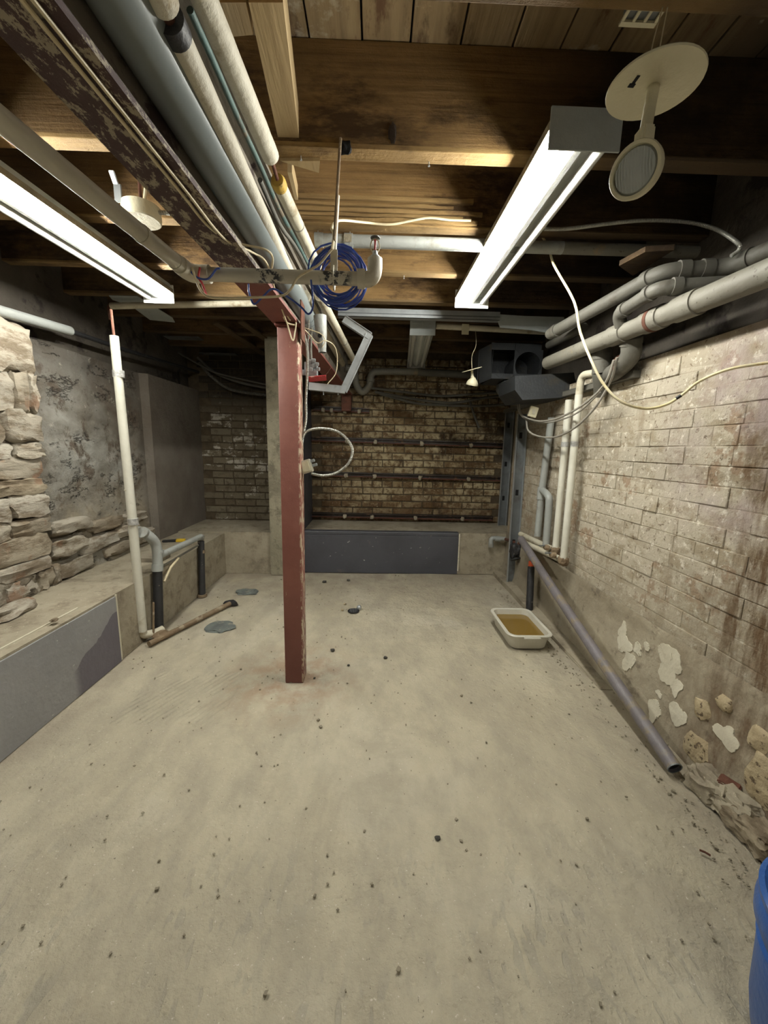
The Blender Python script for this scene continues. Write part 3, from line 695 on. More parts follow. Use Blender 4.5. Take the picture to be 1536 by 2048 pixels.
# round junction box with clip on the joist by the left pipe
c = P(284, 436, y=1.64)
t = thing('junction_box', 'round cream junction box with a steel clip above the long sprinkler pipe', 'junction box', c)
obj('box_body', lathe(B(), c + V((0, 0, -.012)), Z, [(0, 0), (.062, 0), (.066, .004), (.066, .05), (0, .052)], 28), 'cream', t, True)
obj('clip', obox(obox(B(), c + V((-.055, -.045, .055)), X, Y, Z, .014, .003, .030, .002), c + V((-.06, -.055, .10)), X, V((0, .8, .6)), V((0, -.6, .8)), .010, .003, .02, .002), 'galv', t)
pipe('mounting_rod', [c + Z*.05, V((c.x, c.y, ZS+.004))], .006, 'rust', parent=t, seg=8)
pipe('conduit_stub', [c + V((.02, -.02, .02)), P(292, 370, y=1.60)], .006, 'cable_white', parent=t, seg=8)
flexcable([c + V((.06, 0, .02)), c + V((.13, .01, .03)), c + V((.20, .0, .06))], .008, 'flex', 'short rusty armoured cable from the round cream box to the beam')
# grey pvc pipe under the second joist
yp = P(850, 487, z=2.05).y
def hp(px, py, z=2.05): q = P(px, py, z=z); q.y = yp; return q
t = thing('drain_pipe', 'long grey plastic pipe hung crosswise below the second joist', 'pipe', hp(850, 487))
pipe('pipe_run', [hp(636, 487), hp(1130, 490)], .0245, 'pvc', parent=t, seg=24)
o = pipe('dusty_run', [hp(1130, 490), hp(1456, 497)], .0235, 'pvcdirty', parent=t, seg=24); o['label'] = 'dust covered length of pipe'
pipe('hub', [hp(690, 487), hp(706, 487)], .0285, 'pvc', parent=t, seg=24)
pipe('hub', [hp(632, 487), hp(648, 487)], .0275, 'pvc', parent=t, seg=24)
q = hp(698, 487); obj('sticker', box(B(), (q.x-.018, q.y-.031, q.z-.018), (q.x+.014, q.y-.029, q.z+.012)), 'dustrim', t)
# channel under the fourth joist
q0 = P(676, 627, z=2.045); q1 = P(1000, 634, z=2.045); yc = q0.y
t = thing('steel_channel', 'bright galvanised steel channel fixed level below a joist, one end by the hanging bracket', 'channel', (q0.x, yc, 2.06))
q1x = P(1000, 634, y=yc).x
bm = B(); box(bm, (q0.x, yc, 2.055), (q1x, yc+.003, 2.083)); box(bm, (q0.x, yc, 2.030), (q1x, yc+.05, 2.033)); box(bm, (q0.x, yc+.047, 2.030), (q1x, yc+.05, 2.078)); box(bm, (q0.x, yc, 2.030), (q1x, yc+.002, 2.048))
obj('channel', bm, 'galv', t)
obj('web_plate', box(B(), (q0.x, yc+.003, 2.048), (q1x, yc+.006, 2.056)), 'galvdark', t)
t = thing('bent_sheet', 'bent dusty sheet metal scrap at the far end of the steel channel', 'metal sheet', P(1065, 640, y=yc))
bm = B(); pts = [(990, 628), (1050, 632), (1128, 634), (1132, 650), (1110, 668), (1060, 660), (1000, 655)]
lo = [P(a_, b_, y=yc+.01) for a_, b_ in pts]; f0 = [bm.verts.new(v) for v in lo]; f1 = [bm.verts.new(v + V((0, .004, 0))) for v in lo]
bm.faces.new(f0); bm.faces.new(f1[::-1])
for i in range(len(f0)): k = (i+1) % len(f0); bm.faces.new((f0[i], f0[k], f1[k], f1[i]))
obj('sheet', bm, 'lampgrey', t)
# crosswise cream pipes
yq = P(400, 609, z=2.045).y
pipe('cream_pipe', [P(222, 612, y=yq), P(556, 606, y=yq)], .019, 'insul2', 'cream pipe crossing below the joists behind the lit lamp end and the column top')
pipe('pipe_elbow', smoothpath([P(226, 612, y=yq), P(219, 614, y=yq), P(222, 640, y=yq)], 5), .012, 'rust', 'rusty elbow dropping from the cream pipe above the tall white standpipe')
yq = P(980, 660, z=2.05).y
pipe('cream_pipe', [P(872, 652, y=yq), P(1096, 664, y=yq)], .021, 'insul2', 'cream pipe crossing between the unlit lamp and the bent sheet')
o = tag(obj('paper_tag', box(B(), (P(922, 660, y=yq).x, yq-.028, P(922, 671, y=yq).z), (P(936, 660, y=yq).x, yq-.025, P(922, 650, y=yq).z)), 'cream'), 'small paper tag on the cream pipe near the unlit lamp', 'tag')
# ---------------------------------------------------------------- fluorescent lamps
def lamp(label, near, far, wd, lit, group=None, end=True):
    """near, far: centre of the lower edge at both ends; lit: side (-1 / 1) of the glowing tube or 0"""
    d = (far-near); L = d.length; d.normalize(); sx_ = d.cross(Z).normalized(); up = sx_.cross(d)
    t = thing('fluorescent_lamp', label, 'lamp', near.lerp(far, .5), group)
    c = near.lerp(far, .5); hw = wd/2
    def pr(name, prof, m, s0=0.0, s1=0.0): return obj(name, sweep(B(), [near + d*s0, far - d*s1], 1, prof=prof, up=up), m, t)
    pr('housing', [(-hw, .052), (hw, .052), (hw, .060), (hw*.85, .070), (hw*.85, .090), (-hw*.85, .090), (-hw*.85, .070), (-hw, .060)], 'lampgrey')
    pr('reflector', [(-hw, .046), (hw, .046), (hw, .052), (-hw, .052)], 'lampwhite', .002, .002)
    pr('reflector_rim', [(-hw-.003, .040), (-hw, .040), (-hw, .062), (-hw-.003, .062)], 'dustrim')
    pr('reflector_rim', [(hw, .040), (hw+.003, .040), (hw+.003, .062), (hw, .062)], 'dustrim')
    pr('ballast_cover', [(-hw*.42, .046), (-hw*.10, .012), (hw*.10, .012), (hw*.42, .046)], 'lampwhite', .01, .01)
    for s, q in ((0, near), (1, far)):
        c_ = q + up*(.040 if s == 0 else .036)
        obj('end_plate', obox(B(), c_, sx_, d, up, hw+.004, .003, .050 if s == 0 else .048, .001), 'lampgrey' if s == 0 else 'lampwhite', t)
    for s in (-1, 1):
        a_ = near + sx_*s*hw*.66 + up*.020 + d*.012; b_ = far + sx_*s*hw*.66 + up*.020 - d*.012
        on = (s == lit)
        o = pipe('tube', [a_, b_], .0165, 'tube_on' if on else 'tube_off', parent=t, seg=20)
        if lit: o['label'] = 'glowing tube' if on else 'dark tube'
        for e_, f_ in ((a_, d), (b_, -d)): obj('lamp_holder', obox(B(), e_ - f_*.004 + up*.006, sx_, f_, up, .012, .006, .020, .001), 'lampwhite', t)
    return t
lamp('double fluorescent lamp above the white brick wall side, one tube glowing, facing disc light', P(1168, 294, z=1.985), P(943, 612, z=2.0), .185, -1)
a = P(318, 602, z=1.985); b = P(0, 405, z=1.965); b = a + (b-a).normalized()*1.24
lamp('double fluorescent lamp alongside the sprinkler pipe over the stone wall side', b, a, .165, 1)
lamp('unlit dusty double fluorescent lamp hung beyond the steel channel', P(845, 668, z=2.0), P(832, 736, z=1.99), .175, 0)
# unseen fill lamp added behind the camera to brighten the near floor
lamp('added fluorescent fill lamp, unseen behind the viewpoint, brightening the near floor', V((.1, -2.5, 2.0)), V((.1, -1.27, 2.0)), .185, 1)
# ---------------------------------------------------------------- emergency lights
def spot(label, c, n_, rad, hdir, neck, hk=1.0, name='emergency_light'):
    t = thing(name, label, 'emergency light', c)
    n_ = n_.normalized(); k = rad/.085
    obj('disc_plate', lathe(B(), c, n_, [(0, 0), (rad, 0), (rad*1.01, .003*k), (rad*.98, .006*k), (0, .006*k)], 40), 'cream', t, True)
    a_, b_ = frame(n_)
    obj('keyhole_slot', obox(obox(B(), c + a_*.045*k - n_*.0006, a_, b_, n_, .006*k, .004*k, .0006), c + a_*.045*k - b_*.012*k - n_*.0006, a_, b_, n_, .003*k, .010*k, .0005), 'hole', t)
    j = c + neck*.5
    o = obj('swivel', sweep(B(), smoothpath([c - n_*.001, c + neck*.3, c + neck*.62], 4), .011*k, 14), 'galvdark' if rad > .06 and False else 'cream', t, True)
    obj('knuckle', obox(B(), c + neck*.62, X, Y, Z, .013*k, .016*k, .018*k, .005*k), 'cream', t)
    hc = c + neck; hdir = hdir.normalized(); k *= hk
    hd_ = obj('lamp_head', lathe(B(), hc - hdir*.035*k, hdir, [(0, -.012*k), (.014*k, -.010*k), (.022*k, .0), (.040*k, .018*k), (.049*k, .036*k), (.051*k, .052*k), (.049*k, .056*k), (.043*k, .056*k), (.041*k, .046*k), (0, .044*k)], 36), 'cream', t, True)
    obj('lens', lathe(B(), hc + hdir*.014*k, hdir, [(.0415*k, -.002), (.038*k, .004*k), (.02*k, .0075*k), (0, .009*k)], 32), 'lens', hd_, True)
    bm = B(); aa, bb = frame(hdir)
    for i in range(-6, 7):
        s_ = i*.0058*k; l_ = math.sqrt(max(0, (.038*k)**2 - s_*s_))
        if l_ > .004: sweep(bm, [hc + hdir*(.0185*k) + aa*s_ - bb*l_, hc + hdir*.0225*k + aa*s_, hc + hdir*(.0185*k) + aa*s_ + bb*l_], .0013*k, 6)
    obj('lens_rib', bm, 'lens', hd_, True)
    return t
c = P(1307, 174, y=.80)
hc = P(1276, 343, y=.74)
tocam = V((0, 0, H)) - hc
el = spot('large cream emergency light with round disc plate hanging below the near lit lamp', c, V((.03, -.03, 1)), .076, V((-.80, -.60, -.30)), hc - c, .9)
for i, (p0, p1) in enumerate((((1303, 100), (1325, 15)), ((1318, 105), (1335, 15)))):
    pipe('hanging_wire', [c + V((.0 + .012*i, .02, .006)), P(*p0, y=.86), P(*p1, y=.93)], .0012, 'cable_white', parent=el, seg=6, smooth=8)
c = P(1296, 6, y=.955)
t = thing('ceiling_box', 'small perforated white ceiling box at the top edge above the disc light', 'electrical box', c)
bm = B(); hh = .032; c.z = max(c.z, 2.02)
for i in range(4): box(bm, (c.x-.04+i*.024, c.y-.005, c.z-.012), (c.x-.04+i*.024+.006, c.y+.03, c.z-.008))
box(bm, (c.x-.04, c.y-.006, c.z-.0125), (c.x+.038, c.y+.002, c.z-.0075)); box(bm, (c.x-.04, c.y+.024, c.z-.0125), (c.x+.038, c.y+.034, c.z-.0075))
obj('perforated_plate', bm, 'cream', t); obj('box_body', box(B(), (c.x-.035, c.y, c.z-.007), (c.x+.033, c.y+.03, c.z+.06), .003), 'galvdark', t)
c = P(944, 740, y=2.75); hc = P(945, 772, y=2.73)
el = spot('small cream emergency light dangling on a wire before the dark duct box', c, V((-.28, -.12, 1)), .068, V((-.15, .25, -1)), (hc-c)*.8)
pipe('hanging_wire', [c + Z*.003, P(944, 712, y=2.76), P(952, 690, y=2.8), P(951, 660, z=2.05)], .002, 'cable_white', parent=el, seg=6, smooth=8)
# ---------------------------------------------------------------- blue coil and cables round the sprinkler branch
cc = P(676, 551, y=y0+.045); bm = B(); rnd = random.Random(5); pts = []
for i in range(15*18):
    t_ = i/18*2*math.pi; tn = i/18
    R_ = .066 + .014*math.sin(tn*2.3) + .006*rnd.uniform(-1, 1)*0
    ox, oz = .010*math.sin(tn*1.7), .008*math.cos(tn*2.9)
    pts.append(cc + V((math.cos(t_)*R_*1.04 + ox, .016*math.sin(tn*1.3+t_*.5), math.sin(t_)*R_*1.08 + oz)))
o = tag(obj('cable_coil', sweep(B(), pts, .0026, 6), 'cable_blue', None, True), 'coil of blue cable hung over the sprinkler branch', 'cable coil')
yb = y0 - .03
def Q(l, y): return [P(a_, b_, y=(y if len(r_) == 0 else r_[0])) for a_, b_, *r_ in l]
cable(Q([(622, 560), (626, 610), (617, 628), (600, 612), (570, 590), (545, 578), (525, 594), (508, 608), (498, 585), (497, 568)], yb), .0028, 'cable_blue', 'slack blue cable looping from the coil below the branch pipe')
cable(Q([(440, 537), (432, 539), (415, 558), (390, 552), (368, 524)], yb-.005), .0028, 'cable_blue', 'blue cable draped over the elbow of the sprinkler pipe')
cable(Q([(664, 498), (640, 527), (620, 540), (595, 556), (580, 580), (560, 592), (500, 595), (430, 596), (405, 585), (392, 560), (384, 535)], yb-.008), .0034, 'cable_white', 'grey white cable slung in a long curve under the branch pipe')
cable(Q([(664, 500, 1.2), (668, 470, 1.25), (664, 455, 1.3), (680, 441, 1.5), (730, 445, 1.7), (780, 449, 1.73), (830, 440, 1.73), (860, 436, 1.73), (900, 440, 1.73), (942, 441, 1.73)], 1.7), .0042, 'cable_white', 'cream cable clipped across the face of the second joist')
# cables along the beam flange and down to the column
def beampt(y, a_): return V((bx(y) + a_, y, ZB - .006))
A = [beampt(y, .020) for y in (-.6, .3, .6, .9, 1.05)]
cable(A + Q([(470, 485, 1.20), (540, 505, 1.22), (543, 550, 1.45), (552, 590, 1.6), (570, 640, 1.74), (588, 650, 1.77), (592, 647, 1.77), (586, 681, 1.77), (575, 650, 1.74), (560, 608, 1.6)], 1.5), .0032, 'cable_white', 'cream cable following the beam and looping before the column head')
cable([beampt(y, .034) for y in (-.6, .3, .6, .9, 1.1)] + Q([(505, 505, 1.28), (535, 530, 1.35), (556, 600, 1.6), (580, 640, 1.74)], 1.5), .0032, 'cable_white', 'second cream cable lying along the edge of the beam flange')
# hanging yellowed cable across the right side
yw = 1.45
cable(Q([(1083, 470, 1.9), (1098, 498, 1.85), (1108, 530, 1.8), (1142, 590, 1.7), (1153, 620, 1.65), (1160, 662, 1.6), (1180, 715, 1.5), (1205, 765, 1.45), (1240, 802, 1.4), (1288, 817, 1.38), (1330, 810, 1.36), (1362, 791, 1.34), (1400, 762, 1.32), (1460, 738, 1.26), (1545, 724, 1.2)], yw), .0048, 'cable_yellow', 'yellowed cable hanging in a deep loop before the white brick wall')
o = pipe('tape_wrap', Q([(1352, 797, 1.345), (1362, 791, 1.338)], yw), .0056, 'blackp', 'black tape wrapped on the yellowed hanging cable', 'tape')
flexcable(Q([(1088, 458, 1.6), (1140, 457, 1.62), (1220, 447, 1.64), (1290, 441, 1.64), (1370, 444, 1.62), (1430, 458, 1.55), (1475, 486, 1.45), (1478, 500, 1.45), (1462, 512, 1.45)], 1.6), .0065, 'flex', 'armoured cable arching below the ceiling beside the lit lamp')
# ---------------------------------------------------------------- things hung by the column head
t = thing('pipe_offcut', 'tapered white plastic pipe offcut with a hole, hanging beside the column head', 'pipe offcut', P(640, 700, y=1.95))
a = P(640, 632, y=1.95); b = P(645, 705, y=1.95)
obj('sleeve', sweep(B(), [a, a.lerp(b, .5), a.lerp(b, .8), b], lambda i: (.031, .027, .021, .018)[i], 20, False), 'pvc', t, True)
q = a.lerp(b, .58); obj('hole', lathe(B(), q + V((-.004, -.0275, 0)), -Y, [(0, 0), (.010, 0), (.010, .002), (0, .002)], 14), 'hole', t)
t = thing('zigzag_bracket', 'bent galvanised stud bracket hanging in a zigzag below the channel', 'bracket', P(735, 670, y=2.0))
zp = Q([(690, 640), (738, 672), (688, 780), (621, 773)], 2.0)
for i in range(3):
    a, b = zp[i], zp[i+1]; d = (b-a).normalized(); sd_ = d.cross(Y).normalized()
    bm = B(); cen = (a+b)/2; hl = (b-a).length/2 + .006
    obox(bm, cen + Y*.016, d, Y, sd_, hl, .0015, .017); obox(bm, cen + sd_*.016, d, Y, sd_, hl, .016, .0015); obox(bm, cen - sd_*.016, d, Y, sd_, hl, .016, .0015)
    obox(bm, cen - Y*(.010 + .002*i), d, Y, sd_, hl, .0015, .017)
    obj('stud_length', bm, 'galv', t)
for px_ in (647, 676): pipe('screw', [P(px_, 778, y=1.99), P(px_, 790, y=1.99)], .0022, 'galv', parent=t, seg=6)
c = P(626, 735, y=1.93)
t = thing('junction_box', 'open steel junction box with clamps beside the column head, over a red plate', 'junction box', c)
obj('box_body', obox(B(), c + V((-.012, .02, -.005)), X, Y, Z, .030, .022, .030, .002), 'galv', t)
for i, (dx, dz) in enumerate([(-.012, .026), (.006, .030), (.022, .012), (.026, -.008), (.006, .006), (-.006, -.012), (.012, -.018)]):
    obj('clamp', obox(B(), c + V((dx, -.008 - .004*(i % 3), dz)), X, V((0, .9, .3)), V((0, -.3, .9)), .008, .010, .008, .002), 'galv', t)
obj('connector', obox(B(), c + V((-.046, .01, -.022)), X, Y, Z, .010, .010, .012, .002), 'galv', t)
c2 = P(635, 757, y=1.90)
tag(obj('red_plate', obox(B(), c2, V((.98, 0, .10)), V((0, .8, -.6)), V((0, .6, .8)), .042, .016, .0025, .001), 'redtag'), 'small red cover plate lying tilted under the steel junction box', 'cover plate')
flexcable(Q([(604, 655, 1.86), (613, 690, 1.88), (615, 735, 1.86), (612, 800, 1.86), (612, 840, 1.86), (606, 872, 1.87), (603, 900, 1.88)], 1.86), .0058, 'flex', 'armoured cable hanging straight down the side of the red column')
for i, l in enumerate([[(618, 640), (616, 690), (618, 722)], [(624, 655), (622, 690), (623, 720)]]):
    flexcable(Q(l, 1.93), .0052, 'flex', ('outer', 'inner')[i] + ' of two short armoured cables dropping into the steel junction box')
flexcable(Q([(603, 880), (615, 862), (645, 857), (680, 866), (704, 895), (698, 925), (672, 946), (645, 951), (622, 947)], 1.86), .0062, 'flex', 'armoured cable bent in a round loop beside the red column')
c = P(613, 933, y=1.85)
t = thing('switch_box', 'small white electrical box at the end of the looped armoured cable', 'electrical box', c)
rx = V((.95, 0, .30)); rz = V((-.30, 0, .95))
obj('box_body', obox(B(), c, rx, Y, rz, .026, .018, .031, .003), 'fitting', t); obj('cover', obox(B(), c - Y*.020, rx, Y, rz, .018, .003, .024, .002), 'cream', t)
for i in range(2): obj('connector', obox(B(), c + rx*(.034+.006*i) + rz*(.018-.022*i), rx, Y, rz, .012, .010, .007, .002), 'galv', t)
cable(Q([(606, 655), (640, 667), (650, 680), (645, 695)], 1.92), .0022, 'cable_white', 'thin cream wire from the column head to the plastic offcut', 'thin_wire', 'wire')
cable(Q([(606, 657, 1.88), (618, 668, 1.9), (635, 686, 1.9), (650, 681, 1.9), (667, 690, 1.93), (674, 710, 1.95), (672, 745, 1.97), (655, 768, 1.97)], 1.9), .0022, 'cable_white', 'thin wire curling from the column head round to the zigzag bracket', 'thin_wire', 'wire')
cable(Q([(662, 735), (655, 745), (645, 757)], 1.92), .0018, 'rust', 'thin brown wire ending at the red cover plate', 'thin_wire', 'wire')
pipe('tied_string', Q([(400, 535), (397, 555), (404, 566), (410, 582), (413, 590)], yb), .003, 'redtag', 'short red and white string tied round the sprinkler elbow', 'string', smooth=4, seg=8)
# ---------------------------------------------------------------- dark duct box, far right
yd = 3.02
t = thing('duct_box', 'dark sheet metal duct box with a square and a round opening, under the ceiling', 'duct', P(1035, 745, y=yd))
def pxbox(bm, x0, y0_, x1, y1_, ya, yb_): a_ = P(x0, y1_, y=ya); b_ = P(x1, y0_, y=ya); return box(bm, (a_.x, ya, a_.z), (b_.x, yb_, b_.z))
bm = B(); pxbox(bm, 983, 687, 1084, 699, yd, yd+.004); pxbox(bm, 983, 749, 1084, 757, yd, yd+.004); pxbox(bm, 983, 687, 987, 757, yd, yd+.004); pxbox(bm, 1027, 687, 1031, 757, yd, yd+.004)
obj('front_rim', bm, 'plenum', t)
bm = B(); a_ = P(1031, 757, y=yd); b_ = P(1084, 699, y=yd); cx = P(1056, 731, y=yd); R_ = .098
N = 24; inn = [bm.verts.new((cx.x + R_*math.cos(2*math.pi*i/N), yd, cx.z + R_*math.sin(2*math.pi*i/N))) for i in range(N)]
hw_, hh_ = .108, .112
out = []
for i in range(N):
    c_, s_ = math.cos(2*math.pi*i/N), math.sin(2*math.pi*i/N); k = 1/max(abs(c_), abs(s_)); out.append(bm.verts.new((cx.x + hw_*c_*k, yd+.001, cx.z + hh_*s_*k)))
for i in range(N): k = (i+1) % N; bm.faces.new((inn[i], inn[k], out[k], out[i]))
inn2 = [bm.verts.new(v.co + Y*.25) for v in inn]
for i in range(N): k = (i+1) % N; bm.faces.new((inn[i], inn2[i], inn2[k], inn[k]))
bm.faces.new(inn2)
obj('round_collar', bm, 'plenum', t)
a0 = P(983, 757, y=yd); b0 = P(1084, 687, y=yd)
bm = B(); box(bm, (a0.x, yd+.30, a0.z), (b0.x, yd+.31, b0.z)); box(bm, (a0.x, yd, b0.z-.004), (b0.x, yd+.3, b0.z)); box(bm, (a0.x, yd+.004, a0.z), (b0.x, yd+.3, a0.z+.004)); box(bm, (b0.x-.004, yd+.004, a0.z), (b0.x, yd+.3, b0.z))
obj('case', bm, 'plenum', t)
bm = B(); q = [P(958, 700, y=yd+.10), P(958, 767, y=yd+.10), P(983, 757, y=yd), P(983, 687, y=yd)]
vs_ = [bm.verts.new(v) for v in q]; vb = [bm.verts.new(v + V((.004, .004, 0))) for v in q]; bm.faces.new(vs_); bm.faces.new(vb[::-1])
for i in range(4): k = (i+1) % 4; bm.faces.new((vs_[i], vs_[k], vb[k], vb[i]))
box(bm, (q[0].x, yd+.10, q[1].z), (q[0].x+.004, yd+.32, q[0].z))
obj('side_panel', bm, 'plenum', t)
bm = B(); f0 = [P(a_, b_, y=yd-.42) for a_, b_ in ((1030, 752), (1148, 745), (1156, 793), (1045, 800), (1030, 780))]; g0 = [bm.verts.new(v) for v in f0]; g1 = [bm.verts.new(v + Y*.34) for v in f0]
bm.faces.new(g0); bm.faces.new(g1[::-1])
for i in range(5): k = (i+1) % 5; bm.faces.new((g0[i], g0[k], g1[k], g1[i]))
obj('lower_box', bm, 'plenum', t)
bm = B(); f0 = [P(a_, b_, y=yd+.02) for a_, b_ in ((1008, 762), (1030, 757), (1030, 782), (1040, 800), (1020, 793), (1008, 775))]; g0 = [bm.verts.new(v) for v in f0]; g1 = [bm.verts.new(v + Y*.20) for v in f0]
bm.faces.new(g0); bm.faces.new(g1[::-1])
for i in range(6): k = (i+1) % 6; bm.faces.new((g0[i], g0[k], g1[k], g1[i]))
obj('flange', bm, 'galvdark', t)
c = P(1068, 766, y=yd-.12)
t = thing('outlet_box', 'small steel outlet box dangling in front of the round duct opening', 'electrical box', c)
rx = V((.9, 0, .42)); rz = V((-.42, 0, .9)); obj('box_body', obox(B(), c, rx, Y, rz, .052, .02, .027, .003), 'galvdark', t); obj('rim', obox(B(), c - Y*.021, rx, Y, rz, .056, .0015, .031, .001), 'galv', t)
cable(Q([(1052, 752, 2.95), (1046, 775, 2.92), (1040, 800, 2.88), (1040, 820, 2.85), (1046, 832, 2.8), (1075, 842, 2.6), (1110, 838, 2.4), (1150, 820, 2.2), (1190, 790, 2.05), (1214, 760, 1.95), (1228, 720, 1.9)], 2.8), .006, 'cable_grey', 'grey cable swagged from the duct box to the pipes on the white brick wall')
cable(Q([(1048, 752, 2.97), (1042, 775, 2.93), (1036, 800, 2.9), (1037, 820, 2.86), (1048, 836, 2.8), (1080, 846, 2.6), (1120, 840, 2.4), (1160, 822, 2.2), (1200, 784, 2.05)], 2.8), .005, 'cable_grey', 'thinner grey cable lying under the swagged one by the duct box')
cable(Q([(1040, 828, 2.85), (1052, 838, 2.8), (1056, 860, 2.7), (1075, 872, 2.6), (1110, 874, 2.4), (1150, 855, 2.2), (1190, 815, 2.05), (1222, 760, 1.95), (1234, 715, 1.9)], 2.8), .006, 'cable_grey', 'grey cable with a low slack loop beneath the switch plate')
c = P(1066, 824, y=2.7)
t = thing('switch_plate', 'small cream switch plate hanging in the swagged grey cables', 'switch', c)
obj('plate', obox(B(), c, V((.97, 0, -.25)), Y, V((.25, 0, .97)), .028, .012, .035, .003), 'cream', t); obj('rocker', obox(B(), c - Y*.013, X, Y, Z, .009, .003, .014, .001), 'fitting', t)
# ---------------------------------------------------------------- pipes by the right wall
def xp(px, py, x): return P(px, py, x=x)
a, b = xp(1560, 536, 1.13), xp(1096, 726, 1.10)
t = thing('drain_pipe', 'big stained drain pipe sloping along the top of the white brick wall', 'pipe', b)
a = a + (a-b)*.25
pipe('pipe_run', [a, b], .040, 'pvcdirty', parent=t, seg=26)
for q in (xp(1310, 636, 1.12), xp(1375, 608, 1.12), xp(1240, 668, 1.12)):
    d = (b-a).normalized(); tt = (q-a).dot(d); pipe('coupling', [a + d*(tt-.05), a + d*(tt+.05)], .0455, 'pvcdirty', parent=t, seg=26)
d = (b-a).normalized(); tt = (xp(1308, 637, 1.12)-a).dot(d); pipe('strap', [a + d*(tt-.012), a + d*(tt+.006)], .0475, 'rust', parent=t, seg=26)
def elbowpath(pts, r_=.05):
    pts = [V(p) for p in pts]; out = [pts[0]]
    for i in range(1, len(pts)-1):
        a_, b_, c_ = pts[i-1:i+2]; u_ = (a_-b_).normalized(); v_ = (c_-b_).normalized()
        k = min(r_, (a_-b_).length*.45, (c_-b_).length*.45)
        for j in range(7):
            s_ = j/6; out.append((b_ + u_*k)*(1-s_)**2 + b_*2*s_*(1-s_) + (b_ + v_*k)*s_**2)
    return out + [pts[-1]]
z2 = 1.86
R1 = [P(1560, 492, z=z2), P(1452, 537, z=z2), P(1325, 543, z=z2), P(1100, 668, z=z2)]
R1[0] = R1[1] + (R1[0]-R1[1])*1.0
t = thing('waste_pipe', 'upper grey plastic pipe turning across under the dark joists', 'pipe', R1[3])
pipe('pipe_run', elbowpath(R1, .06), .030, 'pvcdark', parent=t, seg=20)
for q, s_ in ((R1[1], R1[0]), (R1[1], R1[2]), (R1[2], R1[1]), (R1[2], R1[3]), (R1[3], R1[2])):
    p_ = offp(q, s_, .05); pipe('hub', [p_, offp(p_, s_, .035)], .035, 'pvcdark', parent=t, seg=20)
z3 = 1.79
R2 = [P(1448, 568, z=z3), P(1318, 575, z=z3), P(1236, 628, z=z3), P(1245, 660, z=z3-.06)]
t = thing('waste_pipe', 'lower grey plastic pipe bending down behind the big stained drain pipe', 'pipe', R2[3])
pipe('pipe_run', elbowpath(R2, .05), .026, 'pvcdark', parent=t, seg=20)
for q, s_ in ((R2[1], R2[0]), (R2[1], R2[2]), (R2[2], R2[1])):
    p_ = offp(q, s_, .04); pipe('hub', [p_, offp(p_, s_, .03)], .031, 'pvcdark', parent=t, seg=20)
pipe('waste_pipe', [P(1098, 690, y=2.75), P(1168, 655, y=2.2)], .024, 'darkpipe', 'short dark pipe between the duct box and the upper plastic pipe')
t = thing('pipe_trap', 'fat dusty plastic bend turning down into the white brick wall', 'pipe', xp(1255, 700, 1.2))
S = [xp(1262, 676, 1.16), xp(1260, 712, 1.18), xp(1232, 742, 1.2), xp(1212, 752, 1.24)]
pipe('bend', smoothpath(S, 6), .043, 'pvcdark', parent=t, seg=22)
pipe('hub', [S[0], S[0].lerp(S[1], .35)], .048, 'pvcdark', parent=t, seg=22); pipe('hub', [S[1].lerp(S[2], .45), S[1].lerp(S[2], .6)], .047, 'rust', parent=t, seg=22)
t = thing('vertical_duct', 'dusty vertical plastic pipe dropping beside the fat bend', 'pipe', xp(1206, 720, 1.18))
pipe('pipe_run', [xp(1204, 672, 1.16), xp(1203, 745, 1.19)], .046, 'pvcdark', parent=t, seg=22); pipe('hub', [xp(1204, 706, 1.175), xp(1204, 716, 1.18)], .051, 'pvcdark', parent=t, seg=22)
pipe('reducer', [xp(1203, 745, 1.19), xp(1200, 792, 1.22)], lambda i: (.046, .03)[i], 'pvcdark', parent=t, seg=22)
# tall insulated pair
def risers(label, top, bot, back, x, extra=None):
    a_, b_, c_ = xp(*top, x), xp(*bot, x), xp(*back, x-.0)
    t = thing('insulated_riser', label, 'pipe', b_)
    pipe('jacket', [a_, b_], .0215, 'whitepipe', parent=t, seg=18)
    pipe('lower_run', [offp(b_, c_, .04) - Z*.01, c_], .020, 'insul2', parent=t, seg=18)
    obj('elbow_wrap', lump(B(), b_ - Z*.012, (.03, .032, .03), int(top[0]), 3, .3, 4), 'rustpipe', t, True)
    q = a_.lerp(b_, .27); o = pipe('foil_tape', [q, offp(q, b_, .03)], .0228, 'foil', parent=t, seg=18)
    if extra: pipe('upper_bend', elbowpath([a_] + [xp(*e_, x) for e_ in extra], .05), .0205, 'insul2', parent=t, seg=16)
    return t
risers('straight white insulated pipe on the brick wall beside the bent one', (1138, 800), (1111, 1098), (1041, 1068), 1.205)
risers('white insulated pipe on the brick wall with a bend at its top', (1158, 790), (1127, 1118), (1046, 1084), 1.185, [(1163, 750), (1190, 746)])
for i, (a_, b_) in enumerate((((1085, 1093), 'upper'), ((1098, 1108), 'lower'))):
    c = xp(a_[0]+8, a_[1]+2, 1.155 - .02*i)
    t = thing('pipe_valve', 'small corroded ' + b_ + ' valve on the insulated pipes near the wall foot', 'valve', c)
    obj('valve_body', lump(B(), c, (.020, .026, .018), 8+i, 2, .4, 4), 'rustpipe', t, True); obj('lever', obox(B(), c + V((-.03, 0, .012)), X, Y, Z, .022, .007, .003, .001), 'galvdark', t)
t = thing('vent_pipe', 'grey plastic pipe with a branch fitting on the wall behind the insulated pair', 'pipe', xp(1080, 1070, 1.215))
A_ = [xp(1103, 835, 1.215), xp(1083, 985, 1.215), xp(1075, 1072, 1.215)]
pipe('pipe_run', A_, .024, 'pvc', parent=t, seg=18); pipe('hub', [A_[1] + Z*.04, A_[1] - Z*.05], .030, 'pvc', parent=t, seg=18)
